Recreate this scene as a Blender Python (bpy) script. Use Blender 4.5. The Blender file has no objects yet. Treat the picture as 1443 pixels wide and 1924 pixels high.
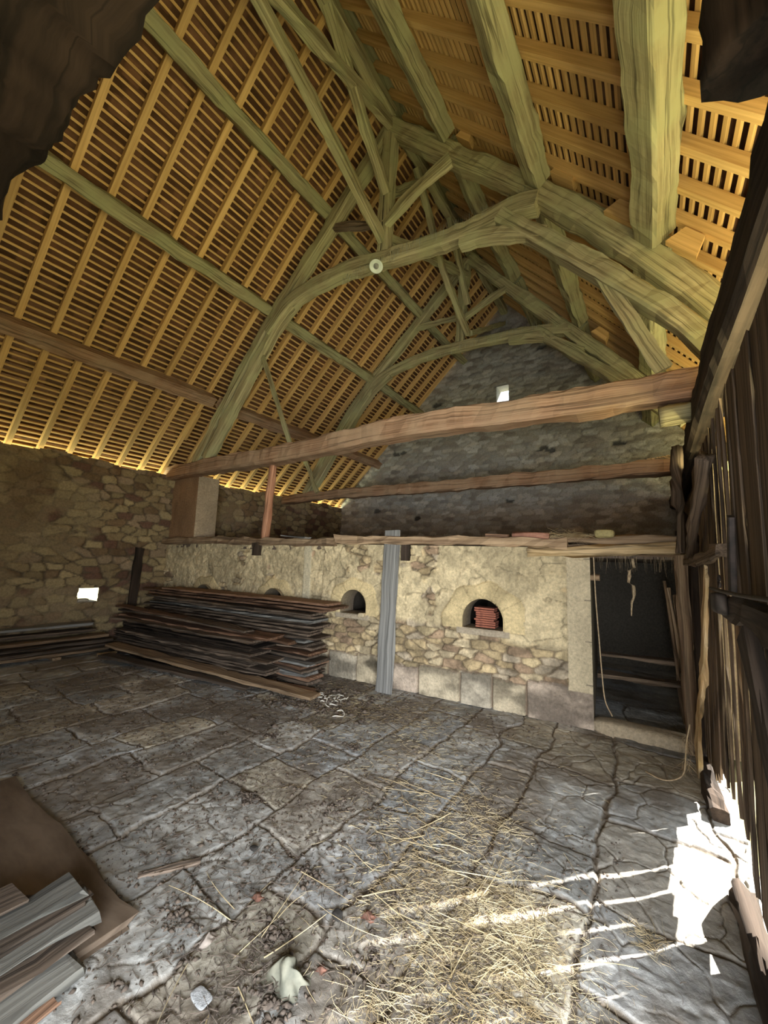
import bpy, math, random
import numpy as np
from mathutils import Vector, Matrix
random.seed(7); RS = np.random.RandomState(11)
S = bpy.context.scene; COL = S.collection

# ------------------------------------------------------------------ camera
RC = np.array([[0.55444271, 0.11892714, 0.82368053], [-0.83146804, 0.03704264, 0.5543363], [0.03541433, -0.99221176, 0.11942213]])
cam = bpy.data.objects.new('camera', bpy.data.cameras.new('camera')); COL.objects.link(cam)
cam.data.sensor_fit = 'VERTICAL'; cam.data.sensor_height = 36.0; cam.data.lens = 748.0/1924.0*36.0
cam.data.clip_start = 0.02
M = Matrix(((RC[0][0], -RC[0][1], -RC[0][2], 0), (RC[1][0], -RC[1][1], -RC[1][2], 0), (RC[2][0], -RC[2][1], -RC[2][2], 1.6), (0, 0, 0, 1)))
cam.matrix_world = M
S.camera = cam

# ------------------------------------------------------------------ light
w = bpy.data.worlds.new('sky'); S.world = w; w.use_nodes = True
bg = w.node_tree.nodes['Background']; bg.inputs[0].default_value = (0.80, 0.92, 1.0, 1); bg.inputs[1].default_value = 1.9
def sun_light(name, dirv, strength, col, ang=0.6):
    l = bpy.data.lights.new(name, 'SUN'); l.energy = strength; l.color = col; l.angle = math.radians(ang)
    o = bpy.data.objects.new(name, l); COL.objects.link(o)
    o.rotation_euler = Vector(dirv).to_track_quat('-Z', 'Y').to_euler(); return o
def area(name, loc, dirv, sx, sy, power, col):
    l = bpy.data.lights.new(name, 'AREA'); l.shape = 'RECTANGLE'; l.size = sx; l.size_y = sy; l.energy = power; l.color = col
    o = bpy.data.objects.new(name, l); COL.objects.link(o); o.location = loc
    o.rotation_euler = Vector(dirv).to_track_quat('-Z', 'Y').to_euler(); return o
sun_light('sun', (-0.55, 0.53, -0.63), 34.0, (1.0, 0.97, 0.90), 0.8)
a_ = area('daylight_through_open_door', (-0.85, -0.85, 1.05), (0.84, 0.34, -0.22), 2.0, 1.3, 215, (0.88, 0.94, 1.0)); a_.data.spread = math.radians(115)
a_ = area('sunlit_ground_at_open_door', (0.0, -0.95, 0.35), (0.52, 0.42, 0.76), 2.2, 0.9, 58, (1.0, 0.93, 0.44)); a_.data.spread = math.radians(115)
area('sunlit_ground_under_right_eaves', (3.2, -0.90, 2.28), (0.0, 0.10, 1.0), 7.0, 0.4, 230, (1.0, 0.90, 0.46))
area('daylight_at_left_eaves', (4.5, 8.02, 2.86), (0.0, -0.75, 0.66), 9.0, 0.18, 170, (0.90, 1.0, 0.66))
S.view_settings.view_transform = 'Standard'; S.view_settings.look = 'None'
S.view_settings.gamma = 1.0; S.view_settings.exposure = 0.0; S.view_settings.use_curve_mapping = False

# ------------------------------------------------------------------ materials
def nt(name):
    m = bpy.data.materials.new(name); m.use_nodes = True; n = m.node_tree; n.nodes.clear()
    out = n.nodes.new('ShaderNodeOutputMaterial'); b = n.nodes.new('ShaderNodeBsdfPrincipled')
    n.links.new(b.outputs[0], out.inputs[0]); return m, n, b
def wood(name, c1, c2, rough=0.8, gs=(1.2, 38, 38), bump=0.35, var=0.25, blotch=None, crack=True):
    m, n, b = nt(name); N = n.nodes; L = n.links
    at = N.new('ShaderNodeAttribute'); at.attribute_name = 'gr'
    oi = N.new('ShaderNodeObjectInfo')
    ad = N.new('ShaderNodeVectorMath'); ad.operation = 'MULTIPLY_ADD'; ad.inputs[1].default_value = gs
    cb = N.new('ShaderNodeCombineXYZ'); mm = N.new('ShaderNodeMath'); mm.operation = 'MULTIPLY'; mm.inputs[1].default_value = 57.0
    L.new(oi.outputs['Random'], mm.inputs[0])
    for k in range(3): L.new(mm.outputs[0], cb.inputs[k])
    L.new(at.outputs['Vector'], ad.inputs[0]); L.new(cb.outputs[0], ad.inputs[2])
    nz = N.new('ShaderNodeTexNoise'); nz.inputs['Scale'].default_value = 1.0; nz.inputs['Detail'].default_value = 5; nz.inputs['Roughness'].default_value = 0.65
    L.new(ad.outputs[0], nz.inputs['Vector'])
    r = N.new('ShaderNodeValToRGB'); r.color_ramp.elements[0].position = 0.36; r.color_ramp.elements[1].position = 0.62
    r.color_ramp.elements[0].color = (*c1, 1); r.color_ramp.elements[1].color = (*c2, 1)
    L.new(nz.outputs[0], r.inputs[0])
    col = r.outputs[0]
    if blotch:
        n2 = N.new('ShaderNodeTexNoise'); n2.inputs['Scale'].default_value = 2.3; n2.inputs['Detail'].default_value = 4
        tc = N.new('ShaderNodeTexCoord'); L.new(tc.outputs['Object'], n2.inputs['Vector'])
        r2 = N.new('ShaderNodeValToRGB'); r2.color_ramp.elements[0].position = 0.42; r2.color_ramp.elements[1].position = 0.62
        L.new(n2.outputs[0], r2.inputs[0])
        mx = N.new('ShaderNodeMix'); mx.data_type = 'RGBA'; L.new(r2.outputs[0], mx.inputs[0]); L.new(col, mx.inputs[6]); mx.inputs[7].default_value = (*blotch, 1)
        col = mx.outputs[2]
    if crack:
        v3 = N.new('ShaderNodeVectorMath'); v3.operation = 'MULTIPLY'; v3.inputs[1].default_value = (0.30, 0.45, 0.45); L.new(ad.outputs[0], v3.inputs[0])
        n3 = N.new('ShaderNodeTexNoise'); n3.inputs['Scale'].default_value = 1.0; n3.inputs['Detail'].default_value = 3; L.new(v3.outputs[0], n3.inputs['Vector'])
        m3 = N.new('ShaderNodeMath'); m3.operation = 'SUBTRACT'; m3.inputs[1].default_value = 0.5; L.new(n3.outputs[0], m3.inputs[0])
        m4 = N.new('ShaderNodeMath'); m4.operation = 'ABSOLUTE'; L.new(m3.outputs[0], m4.inputs[0])
        m5 = N.new('ShaderNodeMapRange'); m5.inputs[1].default_value = 0.004; m5.inputs[2].default_value = 0.022; m5.inputs[3].default_value = 0.50; m5.inputs[4].default_value = 1.0; L.new(m4.outputs[0], m5.inputs[0])
        v4 = N.new('ShaderNodeVectorMath'); v4.operation = 'SCALE'; L.new(col, v4.inputs[0]); L.new(m5.outputs[0], v4.inputs['Scale']); col = v4.outputs[0]
    hv = N.new('ShaderNodeHueSaturation'); mr = N.new('ShaderNodeMapRange'); mr.inputs[3].default_value = 1-var; mr.inputs[4].default_value = 1+var
    L.new(oi.outputs['Random'], mr.inputs[0]); L.new(mr.outputs[0], hv.inputs['Value']); L.new(col, hv.inputs['Color'])
    L.new(hv.outputs[0], b.inputs['Base Color']); b.inputs['Roughness'].default_value = rough
    b.inputs['Specular IOR Level'].default_value = 0.25
    bp = N.new('ShaderNodeBump'); bp.inputs['Strength'].default_value = bump; bp.inputs['Distance'].default_value = 0.01
    L.new(nz.outputs[0], bp.inputs['Height']); L.new(bp.outputs[0], b.inputs['Normal'])
    return m
def stone(name, scale=30, rough=0.9, bump=0.8, spec=0.2, amt=0.35):
    m, n, b = nt(name); N = n.nodes; L = n.links
    at = N.new('ShaderNodeAttribute'); at.attribute_name = 'Col'
    tc = N.new('ShaderNodeTexCoord')
    nz = N.new('ShaderNodeTexNoise'); nz.inputs['Scale'].default_value = scale; nz.inputs['Detail'].default_value = 6; nz.inputs['Roughness'].default_value = 0.7
    L.new(tc.outputs['Object'], nz.inputs['Vector'])
    mr = N.new('ShaderNodeMapRange'); mr.inputs[1].default_value = 0.25; mr.inputs[2].default_value = 0.75; mr.inputs[3].default_value = 1-amt; mr.inputs[4].default_value = 1+amt
    L.new(nz.outputs[0], mr.inputs[0])
    vm = N.new('ShaderNodeVectorMath'); vm.operation = 'SCALE'; L.new(at.outputs['Color'], vm.inputs[0]); L.new(mr.outputs[0], vm.inputs['Scale'])
    L.new(vm.outputs[0], b.inputs['Base Color']); b.inputs['Roughness'].default_value = rough; b.inputs['Specular IOR Level'].default_value = spec
    bp = N.new('ShaderNodeBump'); bp.inputs['Strength'].default_value = bump; bp.inputs['Distance'].default_value = 0.018
    L.new(nz.outputs[0], bp.inputs['Height']); L.new(bp.outputs[0], b.inputs['Normal'])
    return m
def plain(name, c1, c2=None, rough=0.8, scale=20, metal=0.0, bump=0.3, trans=0.0):
    c2 = c2 or tuple(x*0.6 for x in c1)
    m, n, b = nt(name); N = n.nodes; L = n.links
    tc = N.new('ShaderNodeTexCoord'); nz = N.new('ShaderNodeTexNoise'); nz.inputs['Scale'].default_value = scale; nz.inputs['Detail'].default_value = 5
    L.new(tc.outputs['Object'], nz.inputs['Vector'])
    r = N.new('ShaderNodeValToRGB'); r.color_ramp.elements[0].position = 0.35; r.color_ramp.elements[1].position = 0.65
    r.color_ramp.elements[0].color = (*c2, 1); r.color_ramp.elements[1].color = (*c1, 1); L.new(nz.outputs[0], r.inputs[0])
    L.new(r.outputs[0], b.inputs['Base Color']); b.inputs['Roughness'].default_value = rough; b.inputs['Metallic'].default_value = metal
    bp = N.new('ShaderNodeBump'); bp.inputs['Strength'].default_value = bump; bp.inputs['Distance'].default_value = 0.005
    L.new(nz.outputs[0], bp.inputs['Height']); L.new(bp.outputs[0], b.inputs['Normal'])
    return m
W_OAK = wood('old_oak_green', (0.22, 0.18, 0.09), (0.50, 0.44, 0.25), 0.85, (0.9, 34, 34), 0.5, blotch=(0.40, 0.38, 0.20), var=0.08)
W_PURL = wood('old_oak_purlin', (0.18, 0.15, 0.08), (0.42, 0.38, 0.21), 0.85, (1.0, 24, 24), 0.6, 0.08, blotch=(0.33, 0.32, 0.17))
W_TIE = wood('old_oak_brown', (0.20, 0.11, 0.06), (0.42, 0.26, 0.16), 0.8, (0.6, 34, 34), 0.5, 0.08, blotch=(0.36, 0.24, 0.15))
W_DARK = wood('deep_dark_oak', (0.018, 0.012, 0.008), (0.070, 0.048, 0.034), 0.9, (0.8, 16, 16), 0.5, 0.1)  # even, very dark brown oak
W_BLACK = wood('near_black_oak', (0.012, 0.007, 0.005), (0.040, 0.024, 0.017), 0.9, (0.8, 12, 12), 0.6, 0.0)  # darkest oak tone, an even near-black brown
W_PINE = wood('sawn_pine', (0.52, 0.31, 0.11), (0.70, 0.46, 0.19), 0.65, (1.0, 45, 45), 0.1, 0.14, crack=False)
W_PLANK = wood('stacked_plank', (0.05, 0.037, 0.027), (0.20, 0.148, 0.11), 0.8, (0.9, 40, 40), 0.4, 0.4)
W_RED = wood('red_brown_plank', (0.11, 0.06, 0.038), (0.30, 0.175, 0.11), 0.8, (0.9, 40, 40), 0.4, 0.3)
W_GREY = wood('weathered_grey_plank', (0.15, 0.145, 0.135), (0.30, 0.29, 0.27), 0.85, (0.7, 50, 50), 0.4, 0.1)
W_BOARD = wood('door_board', (0.06, 0.042, 0.028), (0.24, 0.17, 0.115), 0.85, (0.7, 45, 45), 0.5, 0.2)
W_WANEY = wood('waney_plank', (0.42, 0.28, 0.13), (0.70, 0.52, 0.30), 0.8, (1.5, 20, 20), 0.4, 0.05)
W_LEDGE = wood('ledge_timber', (0.16, 0.10, 0.06), (0.40, 0.28, 0.17), 0.85, (0.8, 24, 24), 0.5, 0.15)
M_STONE = stone('rubble_masonry', 34); M_FLOOR = stone('flagstone', 26, 0.75, 0.45, 0.35, 0.25)
M_GABLE = stone('gable_masonry', 40)
M_TILE = stone('terracotta_underside', 9, 0.9, 0.2, 0.1, 0.3)
M_IRON = plain('rusty_iron', (0.05, 0.035, 0.028), (0.02, 0.015, 0.012), 0.7, 30, 0.5)
M_STRAW = plain('straw', (0.66, 0.54, 0.33), (0.36, 0.26, 0.13), 0.7, 6, 0, 0)
M_DIRT = plain('dry_dirt', (0.16, 0.12, 0.09), (0.06, 0.045, 0.035), 0.95, 30)
M_BRICK = plain('red_tile', (0.36, 0.12, 0.07), (0.22, 0.07, 0.045), 0.85, 25)
M_CREAM = plain('white_enamel', (0.75, 0.82, 0.70), (0.6, 0.66, 0.55), 0.4, 10, 0, 0.05)
M_CLOTH = plain('crumpled_paper', (0.27, 0.255, 0.19), (0.10, 0.10, 0.075), 0.8, 14)
M_LEAF = plain('dry_leaf', (0.26, 0.12, 0.08), (0.13, 0.065, 0.045), 0.8, 20)
M_ROPE = plain('frayed_twine', (0.55, 0.42, 0.26), (0.35, 0.25, 0.15), 0.9, 40)
M_GRASS = plain('dry_grass', (0.30, 0.28, 0.14), (0.22, 0.20, 0.10), 0.95, 3)
M_LUMP = plain('lump_black', (0.03, 0.025, 0.02), (0.015, 0.012, 0.01), 0.95, 12)  # near-black colour of the lumps on the floor

# ------------------------------------------------------------------ helpers
def mesh_obj(name, v, f, mat, parent=None, attrs=None, smooth=True, origin=None):
    v = np.asarray(v, dtype=float).reshape(-1, 3)
    o0 = np.array(origin if origin is not None else (v.min(0)+v.max(0))/2.0*np.array([1, 1, 0])+np.array([0, 0, v[:, 2].min()]), float)
    me = bpy.data.meshes.new(name)
    if isinstance(f, np.ndarray):
        nv, nf = len(v), len(f); k = f.shape[1]
        me.vertices.add(nv); me.vertices.foreach_set('co', (v-o0).astype(np.float32).ravel())
        me.loops.add(nf*k); me.loops.foreach_set('vertex_index', f.astype(np.int32).ravel())
        me.polygons.add(nf); me.polygons.foreach_set('loop_start', (np.arange(nf)*k).astype(np.int32))
        try: me.polygons.foreach_set('loop_total', np.full(nf, k, np.int32))
        except Exception: pass
        me.update(calc_edges=True)
    else:
        me.from_pydata([tuple(p) for p in (v-o0)], [], [tuple(int(i) for i in q) for q in f]); me.update()
    if smooth: me.polygons.foreach_set('use_smooth', [True]*len(me.polygons))
    if attrs:
        for an, (typ, arr) in attrs.items():
            a = me.attributes.new(an, typ, 'POINT')
            if typ == 'FLOAT_VECTOR': a.data.foreach_set('vector', np.asarray(arr, np.float32).ravel())
            else:
                c = np.ones((len(v), 4), np.float32); c[:, :3] = arr; a.data.foreach_set('color', c.ravel())
    me.materials.append(mat)
    o = bpy.data.objects.new(name, me); COL.objects.link(o); o.location = o0
    if parent is not None:
        o.parent = parent; o.location = Vector(o0)-parent.location
    return o
def tag(o, label=None, cat=None, group=None, kind=None):
    if label: o['label'] = label
    if cat: o['category'] = cat
    if group: o['group'] = group
    if kind: o['kind'] = kind
    return o
def empty(name, loc, label, cat, group=None):
    o = bpy.data.objects.new(name, None); COL.objects.link(o); o.location = loc; o.empty_display_size = 0.1
    return tag(o, label, cat, group)
def nrm(a): a = np.asarray(a, float); return a/max(1e-9, np.linalg.norm(a))
def beam_geo(pts, w, h, up=(0, 0, 1), seg=0.12, rough=0.008, cham=0.18, rnd=False, taper=None, seed=None, nr=None, twist=0.0, jag=0.0):
    """hewn timber following pts; w across, h along 'up'"""
    pts = np.array(pts, float); rs = np.random.RandomState(seed if seed is not None else random.randint(0, 99999))
    d = np.r_[0, np.cumsum(np.linalg.norm(np.diff(pts, axis=0), axis=1))]; Ltot = d[-1]
    n = max(1, int(round(Ltot/seg))) if seg else 1
    s = np.linspace(0, Ltot, n+1)
    if len(pts) > 2:
        # catmull-rom through pts
        P = np.vstack([2*pts[0]-pts[1], pts, 2*pts[-1]-pts[-2]]); c = []
        for x in s:
            i = min(len(pts)-2, max(0, np.searchsorted(d, x, side='right')-1)); t = (x-d[i])/(d[i+1]-d[i])
            p0, p1, p2, p3 = P[i], P[i+1], P[i+2], P[i+3]
            c.append(0.5*((2*p1)+(-p0+p2)*t+(2*p0-5*p1+4*p2-p3)*t*t+(-p0+3*p1-3*p2+p3)*t**3))
        c = np.array(c)
    else: c = pts[0]+(pts[1]-pts[0])*(s/Ltot)[:, None]
    T = np.gradient(c, axis=0) if n > 0 else None
    T = T/np.linalg.norm(T, axis=1)[:, None]
    up = np.array(up, float)
    if rnd:
        k = nr or 12; an = np.arange(k)/k*2*math.pi; ring = np.c_[np.cos(an)*w/2, np.sin(an)*h/2]
    else:
        c_ = cham*min(w, h); a, b = w/2, h/2
        ring = np.array([(-a+c_, -b), (a-c_, -b), (a, -b+c_), (a, b-c_), (a-c_, b), (-a+c_, b), (-a, b-c_), (-a, -b+c_)])
    k = len(ring)
    ph = rs.rand(k, 5)*6.28; fr = rs.rand(k, 5)*6+0.8
    V = []; G = []
    bend = [(rs.rand()*6.28, rs.rand()*1.5+0.4, rs.rand()*6.28, rs.rand()*1.5+0.4)]
    jg = rs.randn(2, k)*jag
    for i in range(n+1):
        t = T[i]; sd = nrm(np.cross(t, up)); uu = np.cross(sd, t)
        th = twist*s[i]; cs, sn = math.cos(th), math.sin(th)
        sc = 1.0 if taper is None else taper[0]+(taper[1]-taper[0])*s[i]/Ltot
        nz = (np.sin(fr*s[i]*1.7+ph)*np.array([1, .8, .6, .5, .4])).sum(1)*rough*0.5+rs.randn(k)*rough*0.35
        bx = math.sin(bend[0][0]+bend[0][1]*s[i])*rough*1.2; by = math.sin(bend[0][2]+bend[0][3]*s[i])*rough*1.2
        for j in range(k):
            x, y = ring[j]*sc*(1+nz[j]/max(0.02, min(w, h)/2)); x, y = x*cs-y*sn+bx, x*sn+y*cs+by
            V.append(c[i]+sd*x+uu*y+(t*jg[0, j//2] if i == 0 else t*jg[1, j//2] if i == n else 0)); G.append((s[i], ring[j][0], ring[j][1]))
    F = []
    for i in range(n):
        for j in range(k):
            j2 = (j+1) % k; F.append((i*k+j, i*k+j2, (i+1)*k+j2, (i+1)*k+j))
    F.append(tuple(range(k-1, -1, -1))); F.append(tuple(n*k+j for j in range(k)))
    return V, F, G
def beam(name, pts, w, h, mat, parent=None, smooth=None, **kw):
    V, F, G = beam_geo(pts, w, h, **kw)
    return mesh_obj(name, V, F, mat, parent, {'gr': ('FLOAT_VECTOR', G)}, smooth=(kw.get('rnd', False) if smooth is None else smooth), origin=tuple(pts[0]))
def copy_obj(o, parent=None, **kw):
    c = o.copy(); COL.objects.link(c)
    if parent is not None: c.parent = parent
    return c
# --- 2D value noise and worley in numpy
def vnoise(x, y, seed=0):
    rs = np.random.RandomState(seed); tab = rs.rand(256, 256)
    xi = np.floor(x).astype(int); yi = np.floor(y).astype(int); fx = x-xi; fy = y-yi
    fx = fx*fx*(3-2*fx); fy = fy*fy*(3-2*fy)
    g = lambda a, b: tab[a % 256, b % 256]
    return (g(xi, yi)*(1-fx)+g(xi+1, yi)*fx)*(1-fy)+(g(xi, yi+1)*(1-fx)+g(xi+1, yi+1)*fx)*fy
def fbm(x, y, oc=4, seed=0):
    v = 0; a = 0.5; t = 0
    for k in range(oc): v = v+a*vnoise(x*2**k, y*2**k, seed+k); t += a; a *= 0.5
    return v/t
def worley(x, y, seed=0, jit=0.8, brick=True):
    rs = np.random.RandomState(seed); jx = rs.rand(256, 256)*jit; jy = rs.rand(256, 256)*jit
    yi = np.floor(y).astype(int); f1 = np.full(x.shape, 9.0); f2 = f1.copy(); ident = np.zeros(x.shape, int)
    for dy in (-1, 0, 1):
        row = yi+dy; off = (row % 2)*0.5 if brick else 0
        xi = np.floor(x-off).astype(int)
        for dx in (-1, 0, 1):
            cx = xi+dx; px = cx+off+(1-jit)/2+jx[cx % 256, row % 256]; py = row+(1-jit)/2+jy[cx % 256, row % 256]
            dd = np.maximum(np.abs(x-px), np.abs(y-py))*0.55+np.hypot(x-px, y-py)*0.45
            cl = dd < f1; f2 = np.where(cl, f1, np.minimum(f2, dd)); ident = np.where(cl, (cx % 256)*256+row % 256, ident); f1 = np.where(cl, dd, f1)
    return f1, f2, ident
def sstep(a, b, x): t = np.clip((x-a)/(b-a), 0, 1); return t*t*(3-2*t)
def fc(x, y, oc=4, seed=0): return sstep(0.30, 0.70, fbm(x, y, oc, seed))
def pick(ident, pal, seed=0):
    rs = np.random.RandomState(seed); p = np.array(pal); idx = rs.randint(0, len(pal), 65536)[ident]; br = (0.78+0.44*rs.rand(65536))[ident]
    return p[idx]*br[..., None]
def grid_faces(nu, nv, keep=None, flip=False):
    i, j = np.meshgrid(np.arange(nu-1), np.arange(nv-1), indexing='ij'); a = i*nv+j
    f = np.stack([a, a+nv, a+nv+1, a+1], -1)
    if flip: f = f[..., ::-1]
    f = f.reshape(-1, 4)
    if keep is not None: f = f[keep.reshape(-1)]
    return f
def wall_grid(name, origin, du, dv, nrmv, lu, lv, res, func, mat, holes=None, top=None, flip=False):
    """height-field wall; func(u,v)->(height,colour). holes: list of (inside(u,v), snap(u,v))"""
    nu, nv = int(lu/res)+1, int(lv/res)+1
    u, v = np.meshgrid(np.linspace(0, lu, nu), np.linspace(0, lv, nv), indexing='ij')
    h, c = func(u, v); keep = np.ones((nu-1, nv-1), bool)
    uc = (u[1:, 1:]+u[:-1, :-1])/2; vc = (v[1:, 1:]+v[:-1, :-1])/2
    if top is not None: keep &= vc < top(uc)
    for ins, snap in (holes or []):
        keep &= ~ins(uc, vc); us, vs, near = snap(u, v, res)
        u = np.where(near, us, u); v = np.where(near, vs, v)
    O, du, dv, nn = (np.array(a, float) for a in (origin, du, dv, nrmv))
    P = O+u[..., None]*du+v[..., None]*dv+h[..., None]*nn
    f = grid_faces(nu, nv, keep, flip); used, inv = np.unique(f, return_inverse=True)
    return tag(mesh_obj(name, P.reshape(-1, 3)[used], inv.reshape(f.shape), mat, None, {'Col': ('FLOAT_COLOR', c.reshape(-1, 3)[used])}, origin=tuple(O)), kind='structure')
def box(name, x0, x1, y0, y1, z0, z1, mat, parent=None, kind=None, col=None, noise=0.0):
    V = np.array([(x, y, z) for x in (x0, x1) for y in (y0, y1) for z in (z0, z1)], float)
    F = [(0, 1, 3, 2), (4, 6, 7, 5), (0, 4, 5, 1), (2, 3, 7, 6), (0, 2, 6, 4), (1, 5, 7, 3)]
    at = {'Col': ('FLOAT_COLOR', np.tile(col, (8, 1)))} if col is not None else {'gr': ('FLOAT_VECTOR', V)}
    o = mesh_obj(name, V, F, mat, parent, at, smooth=False)
    if kind: o['kind'] = kind
    return o

# ------------------------------------------------------------------ roof planes
# left:  z = 3.17 + 0.975*(7.75-y)      right: z = 8.0 - 1.12*(2.8-y)      (underside of the rafters)
SL, SR = 0.975, 1.12
zl = lambda y: 3.17+SL*(7.75-y)
zr = lambda y: 8.0-SR*(2.8-y)
YR = 2.8
nL = nrm((0, SL, 1)); nR = nrm((0, -SR, 1)); tL = nrm((0, -1, SL)); tR = nrm((0, 1, SR))
XG = 9.2; X0 = -2.0

# ------------------------------------------------------------------ floor
def floor_func(x, y):
    wx = x+0.09*(fbm(x*2.5, y*2.5, 5, 5)-0.5)*2; wy = y+0.09*(fbm(x*2.5, y*2.5, 5, 9)-0.5)*2
    yb = np.array([-1.2, -0.3, 0.31, 0.85, 1.22, 1.62, 2.08, 2.58, 3.0, 3.5, 3.9, 4.45, 4.9, 5.4, 5.8, 6.3, 6.8, 7.3, 8.2])
    k = np.clip(np.searchsorted(yb, wy)-1, 0, len(yb)-2)
    dy = np.minimum(wy-yb[k], yb[k+1]-wy)
    rs = np.random.RandomState(4); splits = []
    for q in range(len(yb)-1):
        xs = [-2.6+rs.rand()*0.5]
        while xs[-1] < 10: xs.append(xs[-1]+0.42+rs.rand()*0.5)
        splits.append(xs)
    m = min(len(s_) for s_ in splits); SP = np.array([s_[:m] for s_ in splits])
    SP[2][np.argmin(abs(SP[2]-2.72))] = 2.70; SP[3][np.argmin(abs(SP[3]-3.38))] = 3.38
    idx = np.zeros(x.shape, int)
    for q in range(len(yb)-1):
        mk = k == q; idx[mk] = np.clip(np.searchsorted(SP[q], wx[mk])-1, 0, m-2)
    dx = np.minimum(wx-SP[k, idx], SP[k, idx+1]-wx); e = np.minimum(dx, dy)
    ident = (k*97+idx*31) % 65536
    # cracks inside slabs, many near the door side
    f1, f2, idc = worley(x*3.0+fbm(x*4, y*4, 3, 3)*0.6, y*3.4+fbm(x*5, y*5, 3, 6)*0.4, 21, 0.95, False)
    crackzone = sstep(0.95, 0.35, y)*sstep(1.6, 2.4, x)*sstep(4.9, 4.2, x)+0.6*sstep(0.56, 0.60, fbm(x*0.9, y*0.9, 2, 33))
    ec = (f2-f1)/3.2
    crack = np.clip(crackzone, 0, 1)*sstep(0.012, 0.003, ec)
    jw = 0.007+0.012*fbm(x*5, y*5, 3, 41)*sstep(0.35, 0.65, fbm(x*2.1, y*2.1, 2, 43))+0.002
    joint = sstep(jw*1.5, jw*0.4, e)
    rs2 = np.random.RandomState(8); ra, rb_, rc_ = (rs2.rand(65536)[ident] for _ in range(3))
    h = ra*0.010+(rb_-0.5)*0.012*np.sin(x*2.2+ra*9)+(rc_-0.5)*0.012*np.sin(y*2.6+ra*7)-0.014*joint-0.009*crack+0.012*(fbm(x*4, y*4, 4, 51)-0.5)+0.005*(fbm(x*20, y*20, 4, 61)-0.5)*2
    h += 0.004*sstep(0.5, 0.53, fbm(x*6, y*4, 3, 77))+0.003*sstep(0.52, 0.54, fbm(x*3, y*5, 4, 78))
    base = pick(ident, [(0.44, 0.43, 0.40), (0.48, 0.47, 0.44), (0.40, 0.39, 0.37), (0.48, 0.43, 0.34), (0.43, 0.44, 0.44), (0.46, 0.42, 0.36)], 3)
    base = base*(0.66+0.40*fc(x*2.5, y*2.5, 5, 88)[..., None])*(0.85+0.3*fc(x*16, y*16, 4, 89)[..., None])
    d = fbm(x*2.2, y*2.2, 5, 71); far = sstep(1.8, 3.6, y)*0.30+sstep(2.6, 4.2, x)*0.18*sstep(1.0, 2.6, y)
    dirt = np.clip(sstep(0.56, 0.70, d+far*0.3)*0.75+joint*0.9+crack*0.7+0.6*sstep(0.03, 0.0, e)*sstep(0.48, 0.60, fbm(x*6, y*6, 3, 72)), 0, 1)
    dust = sstep(0.5, 0.7, fbm(x*9, y*9, 4, 81))*0.35
    dc = np.array((0.17, 0.135, 0.10)); c = base*(1-dirt[..., None])+dc*dirt[..., None]
    c = c*(1-dust[..., None])+np.array((0.33, 0.29, 0.24))*dust[..., None]
    return h, np.clip(c, 0, 1)
def make_floor():
    nx, ny = 820, 860
    gx = np.linspace(0, 1, nx); gx = 0.2+(-2.2)*0+gx*5.6; gy = -0.42+np.linspace(0, 1, ny)*8.3
    # finer towards the camera
    gx = 0.2+5.6*(np.linspace(0, 1, nx)**1.25); gy = -0.42+8.3*(np.linspace(0, 1, ny)**1.35)
    x, y = np.meshgrid(gx, gy, indexing='ij'); h, c = floor_func(x, y)
    P = np.stack([x, y, h-0.012], -1)
    o = mesh_obj('floor', P.reshape(-1, 3), grid_faces(nx, ny), M_FLOOR, None, {'Col': ('FLOAT_COLOR', c.reshape(-1, 3))}, origin=(0, 0, 0))
    tag(o, kind='structure')
    # the rest of the barn floor, behind the camera and behind the ovens
    for (a, b, c0, d0) in ((-2.2, 0.2, -0.42, 7.9), (5.8, 9.4, -0.42, 7.9)):
        n1, n2 = 60, 120; x, y = np.meshgrid(np.linspace(a, b, n1), np.linspace(c0, d0, n2), indexing='ij'); h, c = floor_func(x, y)
        tag(mesh_obj('floor', np.stack([x, y, h-0.012], -1).reshape(-1, 3), grid_faces(n1, n2), M_FLOOR, None, {'Col': ('FLOAT_COLOR', c.reshape(-1, 3))}, origin=(a, 0, 0)), kind='structure')
make_floor()
box('ground', -30, 40, -40, 40, -0.14, -0.08, M_GRASS, kind='structure')

# ------------------------------------------------------------------ left wall
def masonry(u, v, sx, sy, seed, pal, joint_col, depth=0.028, fine=0.006, mort_w=0.16):
    wu = u+0.05*(fbm(u*2.5, v*2.5, 3, seed)-0.5); wv = v+0.05*(fbm(u*2.5, v*2.5, 3, seed+9)-0.5)
    f1, f2, ident = worley(wu/sx, wv/sy, seed, 0.8); e = f2-f1
    st = sstep(0.02, mort_w, e); out = (np.random.RandomState(seed).rand(65536))[ident]
    h = st*depth*(0.35+0.9*out)+fine*(fbm(u*30, v*30, 3, seed+2)-0.5)*2+0.025*(fbm(u*1.2, v*1.2, 3, seed+4)-0.5)
    c = pick(ident, pal, seed)*st[..., None]+np.array(joint_col)*(1-st[..., None])
    return h, c, st, ident
PAL_L = [(0.34, 0.26, 0.14), (0.28, 0.205, 0.11), (0.22, 0.145, 0.08), (0.31, 0.225, 0.14), (0.38, 0.29, 0.155), (0.16, 0.09, 0.06)]
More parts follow.
